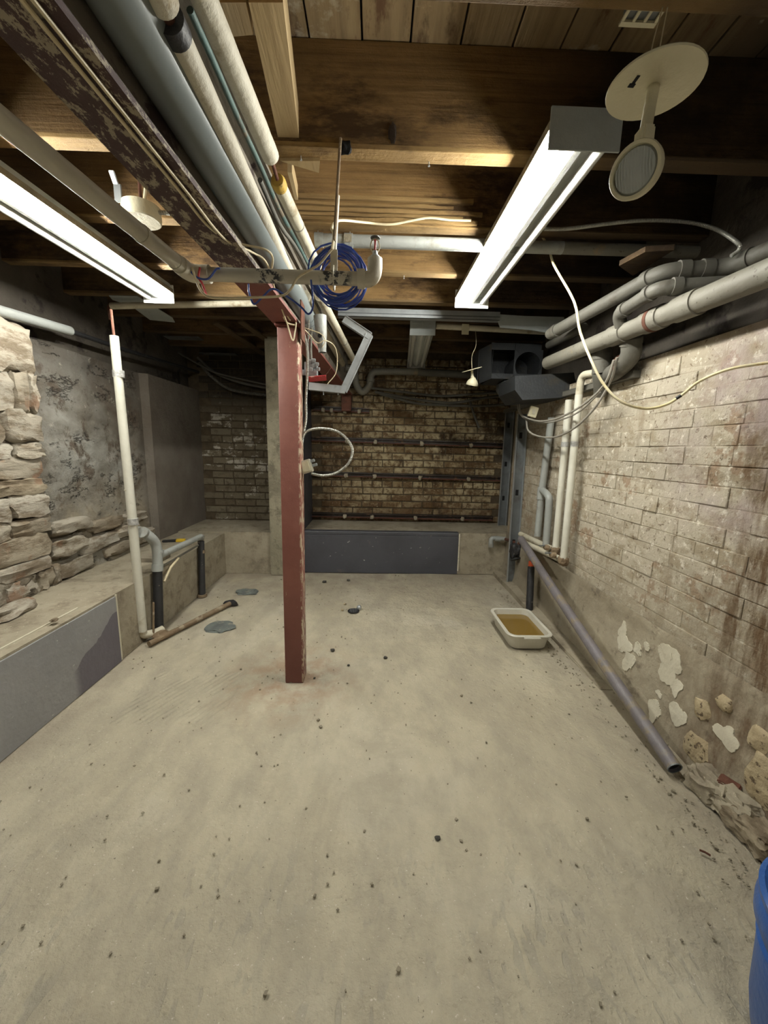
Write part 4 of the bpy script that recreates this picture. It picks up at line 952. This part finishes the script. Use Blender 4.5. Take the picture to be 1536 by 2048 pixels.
pipe('branch', smoothpath([A_[1] + Z*.02, xp(1095, 990, 1.20), xp(1098, 1008, 1.2), xp(1092, 1092, 1.2)], 5), .024, 'pvc', parent=t, seg=18)
o = tag(obj('wall_rail', obox(B(), (xp(1230, 795, XR)+xp(1030, 800, XR))/2 - X*.02, Y, X, Z, .95, .02, .016, .002), 'darkpipe'), 'old rusty rail fixed level on the brick above the insulated pair', 'rail')
# studs in the corner
def stud(label, x0p, x1p, top, bot, yv, zb):
    a_ = P(top[0], top[1], y=yv); b_ = P(bot[0], bot[1], y=yv); b_.z = zb
    t = thing('metal_stud', label, 'metal stud', b_)
    hw_ = (P(x1p, 900, y=yv).x - P(x0p, 900, y=yv).x)/2
    d = (b_-a_).normalized(); s_ = d.cross(Y).normalized(); L2 = (b_-a_).length/2; c_ = (a_+b_)/2
    obj('web', obox(B(), c_, s_, Y, d, hw_, .0015, L2), 'galvdark', t)
    obj('flange', obox(B(), c_ - s_*hw_ - Y*.014, s_, Y, d, .0015, .015, L2), 'galv', t); obj('flange', obox(B(), c_ + s_*hw_ - Y*.014, s_, Y, d, .0015, .015, L2), 'galv', t)
    for q in (.12, .45, .75):
        p_ = a_.lerp(b_, q); obj('punched_hole', obox(B(), p_ - Y*.0022, s_, Y, d, .012, .0007, .024, .0005), 'hole', t)
stud('dull metal stud leaning in the corner, standing on the back ledge', 1008, 1024, (1019, 822), (1003, 1046), 3.98, ZC+.012)
stud('dull metal stud leaning in the corner, standing on the floor', 1034, 1053, (1044, 828), (1023, 1150), 3.26, .03)
# long loose pipe on the floor
a = P(1350, 1537, z=.035); b = P(1042, 1078, x=1.13)
t = thing('loose_pipe', 'long dirty grey plastic pipe leaning down along the wall foot to the floor', 'pipe', a)
N = 14; bm = B(); pts = [b.lerp(a, i/N) - Z*.012*math.sin(math.pi*i/N) for i in range(N+1)]
d = (a-b).normalized()
obj('pipe_run', sweep(B(), pts, .0265, 22, False), 'purplepipe', t, True)
pipe('inner_bore', [pts[-1] - d*.03, pts[-1] - d*.012], .0235, 'hole', parent=t, seg=22)
bm = B(); A1, B1 = frame(d)
lathe(bm, pts[-1] - d*.003, d, [(.0232, 0), (.0232, .004), (.0268, .004), (.0268, 0)], 22); obj('cut_rim', bm, 'galvdark', t)
# valves and stub in the corner
c = P(984, 1080, y=3.49)
t = thing('pipe_stub', 'grey plastic pipe stub with a down-turned elbow against the back ledge', 'pipe', c)
pipe('elbow', elbowpath([P(982, 1092, y=3.49), P(982, 1076, y=3.49), P(1010, 1078, y=3.49)], .03), .020, 'pvc', parent=t, seg=16)
pipe('hub', [P(982, 1094, y=3.49), P(982, 1086, y=3.49)], .024, 'pvc', parent=t, seg=16); pipe('hub', [P(990, 1077, y=3.49), P(1000, 1078, y=3.49)], .025, 'pvc', parent=t, seg=16)
pipe('nipple', [P(1010, 1078, y=3.49), P(1028, 1084, y=3.25)], .013, 'rust', parent=t, seg=12)
c = P(1031, 1100, y=3.20)
t = thing('gate_valve', 'old black iron valve in the corner at the upper end of the loose pipe', 'valve', c)
obj('valve_body', lump(B(), c, (.045, .045, .06), 3, 3, .35, 3), 'black_iron', t, True); obj('hand_wheel', lathe(B(), c + V((0, -.02, -.07)), V((.2, -.5, -1)), [(0, 0), (.045, 0), (.048, .006), (.045, .012), (0, .012)], 20), 'black_iron', t, True)
pipe('pipe_arm', [c + V((.02, 0, .04)), P(1046, 1078, y=3.16)], .016, 'rust', parent=t, seg=12)
a_, b_ = P(1063, 1125, x=1.17), P(1061, 1192, x=1.15); b_.z = .05
t = thing('iron_stub', 'short black iron pipe with an orange cap standing by the wall foot', 'pipe', b_)
pipe('pipe_run', [a_ - Z*.03, b_ - Z*.03], .025, 'black_iron', parent=t, seg=16); pipe('cap', [a_ - Z*.03, a_ + Z*.008], .021, 'orange', parent=t, seg=16)
# ---------------------------------------------------------------- tub of water
xa, xb, ya, yb_ = .81, 1.075, 2.115, 2.515
t = thing('dish_tub', 'off-white plastic tub of brown water on the concrete floor', 'tub', ((xa+xb)/2, (ya+yb_)/2, 0))
def rrect(x0, x1, y0_, y1_, r_, z, n_=6):
    out = []
    for cx_, cy_, s in ((x1-r_, y1_-r_, 0), (x0+r_, y1_-r_, 1), (x0+r_, y0_+r_, 2), (x1-r_, y0_+r_, 3)):
        for i in range(n_+1):
            t_ = math.pi/2*(s + i/n_); out.append(V((cx_ + r_*math.cos(t_), cy_ + r_*math.sin(t_), z)))
    return out
def loft(bm, rings, close=True):
    R_ = [[bm.verts.new(p) for p in r_] for r_ in rings]; n_ = len(R_[0])
    for i in range(len(R_)-1):
        for j in range(n_): k = (j+1) % n_; bm.faces.new((R_[i][j], R_[i][k], R_[i+1][k], R_[i+1][j]))
    if close: bm.faces.new(R_[-1])
    return R_
bm = B(); g = .0
loft(bm, [rrect(xa+.03, xb-.03, ya+.03, yb_-.03, .04, .004), rrect(xa+.022, xb-.022, ya+.022, yb_-.022, .045, .012), rrect(xa+.008, xb-.008, ya+.008, yb_-.008, .05, .088), rrect(xa-.006, xb+.006, ya-.006, yb_+.006, .055, .090), rrect(xa-.008, xb+.008, ya-.008, yb_+.008, .055, .098), rrect(xa-.004, xb+.004, ya-.004, yb_+.004, .053, .102), rrect(xa+.012, xb-.012, ya+.012, yb_-.012, .045, .100), rrect(xa+.028, xb-.028, ya+.028, yb_-.028, .04, .012)])
obj('basin', bm, 'tub', t, True)
obj('handle', box(B(), ((xa+xb)/2-.05, ya-.018, .086), ((xa+xb)/2+.05, ya-.006, .096), .003), 'tub', t)
bm = B(); bm.faces.new([bm.verts.new(p) for p in rrect(xa+.018, xb-.018, ya+.018, yb_-.018, .042, .066)]); o = obj('water', bm, 'water', t); 
# ---------------------------------------------------------------- floor things
c = P(707, 1222, z=.002)
t = thing('floor_drain', 'small round black floor drain set in the concrete', 'drain', c)
obj('rim', lathe(B(), c, Z, [(.0, 0), (.042, 0), (.042, .004), (.036, .006), (.033, .003), (0, .003)], 28), 'black_iron', t, True)
for i in range(-2, 3): l_ = math.sqrt(.033**2 - (i*.012)**2); obj('grate_bar', box(B(), (c.x + i*.012 - .0025, c.y-l_, .004), (c.x + i*.012 + .0025, c.y+l_, .009)), 'galvdark', t)
c = P(718, 1215, z=.014); tag(obj('knob_cap', lathe(B(), c - Z*.014, Z, [(0, 0), (.014, 0), (.018, .01), (.017, .022), (.010, .030), (0, .032)], 20), 'galv', None, True), 'little round metal cap lying at the rim of the drain', 'cap')
for i, (px, py, w_, d_, lb) in enumerate([(441, 1254, .085, .075, 'larger grey cement plug in the floor, closer to the column foot'), (495, 1184, .085, .06, 'smaller grey cement plug in the floor, closer to the back ledge')]):
    c = P(px, py, z=0); tag(obj('floor_plug', lump(B(), c, (w_, d_, .016), 11+i, 3, .35, 3, -.003), 'rag', None, True), lb, 'plug')
debris = [(690, 1208, .010, 'pale crumb beside the drain, the one toward the wall'), (685, 1220, .010, 'pale crumb beside the drain, the one toward the column'), (665, 1300, .012, 'dark crumb on the floor right behind the column shadow'), (771, 1315, .011, 'small dark stone in the open floor between column and tub'), (875, 1676, .008, 'single dark pebble alone on the near floor'), (649, 1163, .018, 'dusty clump at the foot of the slate painted ledge'), (697, 1160, .014, 'tiny dirt clump by the slate painted ledge, nearer the middle'), (697, 1330, .007, 'tiny brown crumb between the column foot and the open floor'), (629, 1356, .006, 'tiny dark crumb just beside the column foot'), (610, 1196, .007, 'flat dark chip on the floor behind the column')]
for i, (px, py, s_, lb) in enumerate(debris):
    c = P(px, py, z=s_*.4); tag(obj('pebble', lump(B(), c, (s_, s_*.8, s_*.5), 20+i, 2, .5, 3), 'debris' if 'pale' not in lb else 'limestone', None, True), lb, 'pebble')
a_, b_ = P(1399, 1700, z=.006), P(1421, 1711, z=.006)
pipe('wood_splinter', [a_, a_.lerp(b_, .5) + Z*.002, b_], .003, 'rust', 'dark wood splinter on the near floor', 'splinter', seg=6)
rnd = random.Random(3); bm = B()
for i in range(900):
    x_ = rnd.uniform(-1.36, 1.2); y_ = rnd.uniform(.4, 3.5); s_ = rnd.uniform(.0012, .0032)*(1 if rnd.random() < .93 else 1.7)
    if rnd.random() < .35: x_ = 1.05 + rnd.random()**2*.18; y_ = rnd.uniform(.8, 3.2)
    g = bmesh.ops.create_cube(bm, size=s_*2)['verts']; q = V((x_, y_, .0015)); rz_ = Matrix.Rotation(rnd.uniform(0, 3), 3, 'Z')
    for v in g: v.co = q + rz_ @ V((v.co.x*rnd.uniform(.7, 1.5), v.co.y*rnd.uniform(.6, 1.2), v.co.z*.6))
o = obj('grit', bm, 'dustrim'); o['kind'] = 'stuff'; tag(o, 'fine grit and plaster crumbs scattered over the concrete floor', 'grit')
# broken concrete at the foot of the near right wall
R = [(1440, 1580, .10, .12, .055, 'lump of broken concrete with red brick stuck in it at the wall foot'), (1478, 1625, .08, .10, .05, 'rough concrete lump at the wall foot, middle one of the row'), (1520, 1668, .09, .10, .045, 'pale rough concrete lump at the wall foot next to the blue drum'), (1500, 1612, .06, .12, .06, 'concrete lump pressed against the stained brick behind the row')]
for i, (px, py, a_, b_, h_, lb) in enumerate(R):
    c = P(px, py, z=.03); c.x = min(c.x, XR-.05)
    tag(obj('concrete_lump', lump(B(), c, (a_*.7, b_*.75, h_), 60+i, 4, .28, 2.2, 0, .22), 'stone' if i == 2 else 'curb', None, True), lb, 'rubble')
c = P(1458, 1572, z=.08); tag(obj('brick_shard', obox(B(), c, V((.8, .5, .2)), V((-.5, .8, .1)), V((-.1, -.1, 1)), .022, .03, .016, .004), 'rust'), 'broken red brick shard on the concrete lump', 'brick')
# rocks on the left ledge
for i, (px, py, a_, b_, h_, lb) in enumerate([(35, 1178, .08, .16, .035, 'long flat stone fallen on the ledge against the stone wall'), (22, 1222, .05, .11, .028, 'smaller pale stone on the ledge below the long flat stone'), (108, 1240, .012, .016, .006, 'small white chip on the dusty ledge')]):
    c = P(px, py, z=ZC+.02); tag(obj('loose_stone', lump(B(), c, (a_, b_, h_), 70+i, 3, .45, 3, ZC), 'stone', None, True), lb, 'stone')
# ---------------------------------------------------------------- left side pipes
b_ = P(288, 1278, z=.025); a_ = P(228, 672, y=b_.y-.02)
t = thing('standpipe', 'tall thin white standpipe with two foil bands before the stone wall', 'pipe', b_)
m_ = P(262, 1010, y=b_.y-.01)
pipe('pipe_run', [a_, m_, P(285, 1262, y=b_.y)], lambda i: (.021, .0235, .0245)[i], 'whitepipe', parent=t, seg=20)
for py_, px_ in ((748, 237), (1043, 266)):
    q = P(px_, py_, y=b_.y-.012); pipe('foil_band', [q + Z*.018, q - Z*.018], .0275, 'foil', parent=t, seg=20)
q = P(258, 980, y=b_.y-.01); pipe('joint', [q + Z*.003, q - Z*.003], .0242, 'insul2', parent=t, seg=20)
e_ = P(285, 1262, y=b_.y); pipe('elbow', smoothpath([e_ + Z*.03, e_, e_ + V((.006, .01, -.028)), e_ + V((.045, .05, -.035)), e_ + V((.07, .09, -.032))], 4), .0235, 'insul2', parent=t, seg=18)
pipe('rod', [a_, P(222, 620, y=b_.y+.05)], .0065, 'rust', parent=t, seg=8)
a_ = P(298, 1288, z=.022); b_ = P(462, 1206, z=.022)
t = thing('floor_pipe', 'rusty pipe lying along the floor in front of the low ledge', 'pipe', a_)
N = 16; pipe('pipe_run', [a_.lerp(b_, i/N) for i in range(N+1)], lambda i: .017*(1+.22*noise.noise(V((i*1.3, 0, 2)))), 'rustpipe', parent=t, seg=12)
obj('end_fitting', lump(B(), b_, (.05, .022, .022), 5, 2, .4, 4), 'black_iron', t, True)
obj('corroded_joint', lump(B(), P(322, 1268, z=.03), (.04, .05, .028), 6, 2, .5, 4), 'rustpipe', t, True)
# grey elbow to black pipe over the ledge edge
E_ = [P(262, 1062, x=-1.47), P(282, 1063, x=-1.41), P(300, 1074, x=-1.37), P(312, 1090, x=-1.355), P(315, 1118, x=-1.35), P(315, 1142, x=-1.35)]
t = thing('drain_bend', 'grey plastic bend turning over the ledge into a black iron pipe', 'pipe', P(317, 1255, x=-1.35))
pipe('bend', smoothpath(E_, 5), .029, 'pvc', parent=t, seg=20)
for q0_, q1_ in (((316, 1100), (316, 1106)), ((315, 1128), (315, 1142)), ((284, 1064), (288, 1066))): pipe('hub', [P(*q0_, x=-1.35), P(*q1_, x=-1.35)], .033, 'pvc', parent=t, seg=20)
q = P(317, 1256, x=-1.345); q.z = -.002; o = pipe('iron_leg', [P(315, 1142, x=-1.35), q], .0275, 'black_iron', parent=t, seg=18); o['label'] = 'black iron leg flecked with paint'
pipe('side_inlet', [P(318, 1112, x=-1.35), P(402, 1073, x=-1.352)], .021, 'pvc', parent=t, seg=18)
q = P(404, 1182, x=-1.352); q.z = -.002
t2 = thing('iron_pipe', 'black iron pipe standing against the ledge at the far end of the grey run', 'pipe', q)
pipe('pipe_run', [P(402, 1082, x=-1.352), q], .024, 'black_iron', parent=t2, seg=16); obj('cap_elbow', lump(B(), P(402, 1075, x=-1.352), (.026, .026, .024), 4, 2, .15, 2), 'pvc', t2, True)
pipe('collar', [P(403, 1100, x=-1.352), P(403, 1106, x=-1.352)], .027, 'rustpipe', parent=t2, seg=16)
pipe('floor_flange', [q + Z*.004, q + Z*.022], .036, 'rustpipe', parent=t2, seg=16)
pipe('thin_pipe', [P(357, 1116, x=-1.34), P(341, 1135, x=-1.33), P(328, 1163, x=-1.325)], .0075, 'cable_white', 'thin cream tube hanging slanted between the two black iron pipes', seg=8)
pipe('thin_pipe', [P(326, 1132, x=-1.365), P(397, 1090, x=-1.365)], .008, 'pvcdirty', 'thin dusty tube running just below the grey run on the ledge', seg=8)
pipe('thin_pipe', [P(307, 1205, x=-1.33), P(307, 1268, x=-1.33)], .006, 'rustpipe', 'thin upright rusty rod beside the black iron leg', seg=8)
# hole and tool on the ledge
c = P(296, 1122, z=ZC+.006); tag(obj('ledge_slab', rough_box((c.x-.10, c.y-.02, ZC), (c.x+.09, c.y+.12, ZC+.03), amp=.004), 'dust'), 'loose thin slab on the ledge beside the grey bend', 'slab')
c = P(352, 1081, z=ZC+.012)
t = thing('hand_tool', 'yellow and black hand tool lying on the ledge behind the grey pipe', 'tool', c)
d = V((.95, .3, 0)).normalized(); s_ = V((-.3, .95, 0)).normalized()
obj('handle', obox(B(), c - d*.045, d, s_, Z, .055, .018, .008, .004), 'blackp', t); obj('head', obox(B(), c + d*.035, d, s_, Z, .035, .022, .011, .004), 'yellow', t)
c = P(345, 1086, z=ZC+.003); 
# pipe along the left wall
a_, b_ = P(-20, 616, x=-1.80), P(140, 662, x=-1.80)
t = thing('wall_pipe', 'white lagged pipe going dark along the top of the stone wall', 'pipe', b_)
pipe('jacket', [a_ + (a_-b_)*.8, b_], .026, 'pvc', parent=t, seg=18); pipe('bare_run', [b_, P(250, 700, x=-1.80), P(400, 745, x=-1.80)], .014, 'black_iron', parent=t, seg=12)
# ---------------------------------------------------------------- back wall rails, pipes and hoses
def rail(label, px0, py0, px1, py1):
    a_, b_ = P(px0, py0, y=YB-.03), P(px1, py1, y=YB-.03)
    t = thing('iron_rail', label, 'rail', a_)
    d = b_-a_; c_ = (a_+b_)/2; dn = d.normalized(); up = dn.cross(Y)*-1
    obj('upright_leg', obox(B(), c_ + Y*.012, dn, Y, up, d.length/2, .008, .021, .002), 'rail', t)
    obj('lip', obox(B(), c_ + up*.018, dn, Y, up, d.length/2, .022, .004, .001), 'rust', t); obj('lip', obox(B(), c_ - up*.020, dn, Y, up, d.length/2, .024, .005, .001), 'rail', t)
    for q in (.18, .33, .57, .83): obj('mortar_blob', lump(B(), a_.lerp(b_, q) + V((0, -.018, -.01)), (.020, .016, .024), int(q*90)+py0, 2, .5, 3), 'curb', t, True)
rail('highest of the three long dark iron rails set in the brick end wall', 624, 878, 1006, 891)
rail('middle one of the three long dark iron rails in the brick end wall', 624, 947, 1000, 958)
rail('lowest long dark iron rail in the brick end wall, just above the ledge', 624, 1029, 985, 1037)
rail('short dark iron rail high on the brick end wall beside the beam end', 626, 817, 738, 822)
yh = YB-.12
pipe('drain_pipe', [P(835, 744, y=yh), P(985, 752, y=yh)], .036, 'darkpipe', 'dark drain pipe crossing high on the brick end wall', seg=20)
t = thing('pipe_trap', 'dusty grey U-shaped trap hanging high before the brick end wall', 'pipe', P(730, 770, y=yh))
S = Q([(672, 735), (706, 740), (712, 768), (724, 784), (738, 772), (744, 748), (765, 743), (840, 744)], yh)
pipe('bend', smoothpath(S, 5), .034, 'pvcdirty', parent=t, seg=20)
for q in ((S[1], S[2]), (S[4], S[5])): pipe('hub', [q[0].lerp(q[1], .35), q[0].lerp(q[1], .65)], .040, 'pvcdirty', parent=t, seg=20)
for i, (l, r_, lb) in enumerate([([(742, 776), (800, 783), (880, 792), (950, 788), (1010, 784)], .012, 'uppermost of the dark hoses slung across the brick end wall'), ([(750, 784), (820, 797), (900, 806), (960, 797), (1015, 790)], .014, 'middle dark hose slung across the brick end wall'), ([(760, 788), (830, 806), (880, 810), (960, 812), (1040, 806)], .013, 'lowest dark hose sagging across the brick end wall')]):
    cable(Q(l, YB-.08), r_, 'darkpipe', lb, 'hose', 'hose')
pipe('hanging_strap', Q([(940, 803), (948, 830), (958, 856)], YB-.06), .012, 'darkpipe', 'short dark strap dangling from the hoses', 'strap', seg=8)
for i, (l, r_, lb) in enumerate([([(395, 715), (430, 745), (480, 765), (545, 778)], .012, 'upper dark cable bundle drooping in the far corner by the pilaster'), ([(398, 725), (425, 755), (465, 780), (545, 792)], .014, 'lower dark hose drooping in the far corner by the pilaster'), ([(330, 690), (400, 730), (440, 748), (545, 772)], .008, 'thin dark cable reaching from the stone wall to the pilaster')]):
    flexcable(Q(l, YB-.16), r_, 'darkpipe', lb, 'hose', .014) if i == 1 else cable(Q(l, YB-.14-.03*i), r_, 'darkpipe', lb, 'hose', 'hose')
for i, (p0, p1, lb) in enumerate([((330, 674), (405, 679), 'dull metal strip on the dark joists nearest the white standpipe'), ((400, 707), (475, 711), 'dull metal strip on the dark joists above the drooping cables')]):
    a_, b_ = P(*p0, z=ZJ-.01), P(*p1, z=ZJ-.01); c_ = (a_+b_)/2
    tag(obj('metal_strip', box(B(), (a_.x, c_.y-.05, ZJ-.012), (b_.x, c_.y+.05, ZJ-.006)), 'galvdark'), lb, 'metal strip')
# ---------------------------------------------------------------- timber bits in the ceiling
def board(label, px4, z, th, m='stud_wood', name='brace_board'):
    bm = B(); q = [P(a_, b_, z=z) for a_, b_ in px4]; f0 = [bm.verts.new(v) for v in q]; f1 = [bm.verts.new(v + Z*th) for v in q]
    bm.faces.new(f0); bm.faces.new(f1[::-1])
    for i in range(4): k = (i+1) % 4; bm.faces.new((f0[i], f0[k], f1[k], f1[i]))
    return tag(obj(name, bm, m), label, 'board')
board('pale timber brace between the two nearest joists beside the white insulated pipe', [(497, 5), (566, 5), (600, 294), (560, 294)], ZJ+.02, .09)
board('square pale timber block beside the long brace at the top edge', [(440, 5), (492, 5), (506, 70), (462, 74)], ZJ+.03, .07)
board('short pale wood wedge below the joist near the yellow collar', [(560, 322), (640, 322), (638, 346), (585, 330)], ZJ-.012, .010, name='wood_wedge')
board('pale timber strip continuing beyond the first joist beside the cracked insulated pipe', [(575, 345), (584, 345), (596, 400), (590, 400)], ZJ+.02, .05)
board('torn grey sheet flat under the joists near the tall white standpipe', [(218, 592), (275, 593), (345, 636), (350, 645), (300, 640), (262, 612), (225, 600)], ZJ-.010, .004, 'lampgrey', 'torn_sheet')['category'] = 'sheet'
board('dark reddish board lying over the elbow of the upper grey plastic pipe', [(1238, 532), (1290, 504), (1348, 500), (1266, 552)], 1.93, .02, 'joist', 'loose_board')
for i, (px4, lb) in enumerate([([(425, 648), (436, 646), (548, 716), (540, 722)], 'dark brown trimmer joist running back over the far corner'), ([(475, 645), (486, 643), (552, 690), (548, 697)], 'dark brown trimmer joist beside the column head running back')]):
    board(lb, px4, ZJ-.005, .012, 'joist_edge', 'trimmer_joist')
for i, (px, py) in enumerate([(602, 318), (858, 330), (700, 472), (808, 556), (636, 474)]):
    c = P(px, py, z=ZJ-.012); tag(obj('nail', lathe(B(), c - Z*.004, Z, [(0, 0), (.0035, 0), (.0035, .002), (.0014, .003), (.0014, .03), (0, .03)], 8), 'galv'), ['bent nail under the first joist near the yellow collar', 'hooked nail under the first joist in mid ceiling', 'nail beside the hub of the grey crosswise pipe', 'white nail under the third joist', 'nail by the end of the grey crosswise pipe'][i], 'nail')
# ---------------------------------------------------------------- blue drum at the near right
c = V((.88, .498, 0))
t = thing('blue_drum', 'blue plastic drum standing at the near end of the white brick wall side', 'drum', c)
obj('shell', lathe(B(), c, Z, [(0, 0), (.108, 0), (.122, .022), (.139, .065), (.147, .12), (.150, .2), (.152, .245), (.150, .255), (.155, .262), (.150, .270), (.156, .284), (.164, .305), (.165, .328), (.160, .345), (.154, .352), (0, .352)], 64), 'blue', t, True)
obj('lid', lathe(B(), c, Z, [(0, .350), (.150, .350), (.163, .354), (.164, .366), (.156, .372), (.146, .366), (0, .362)], 64), 'blue', t, True)
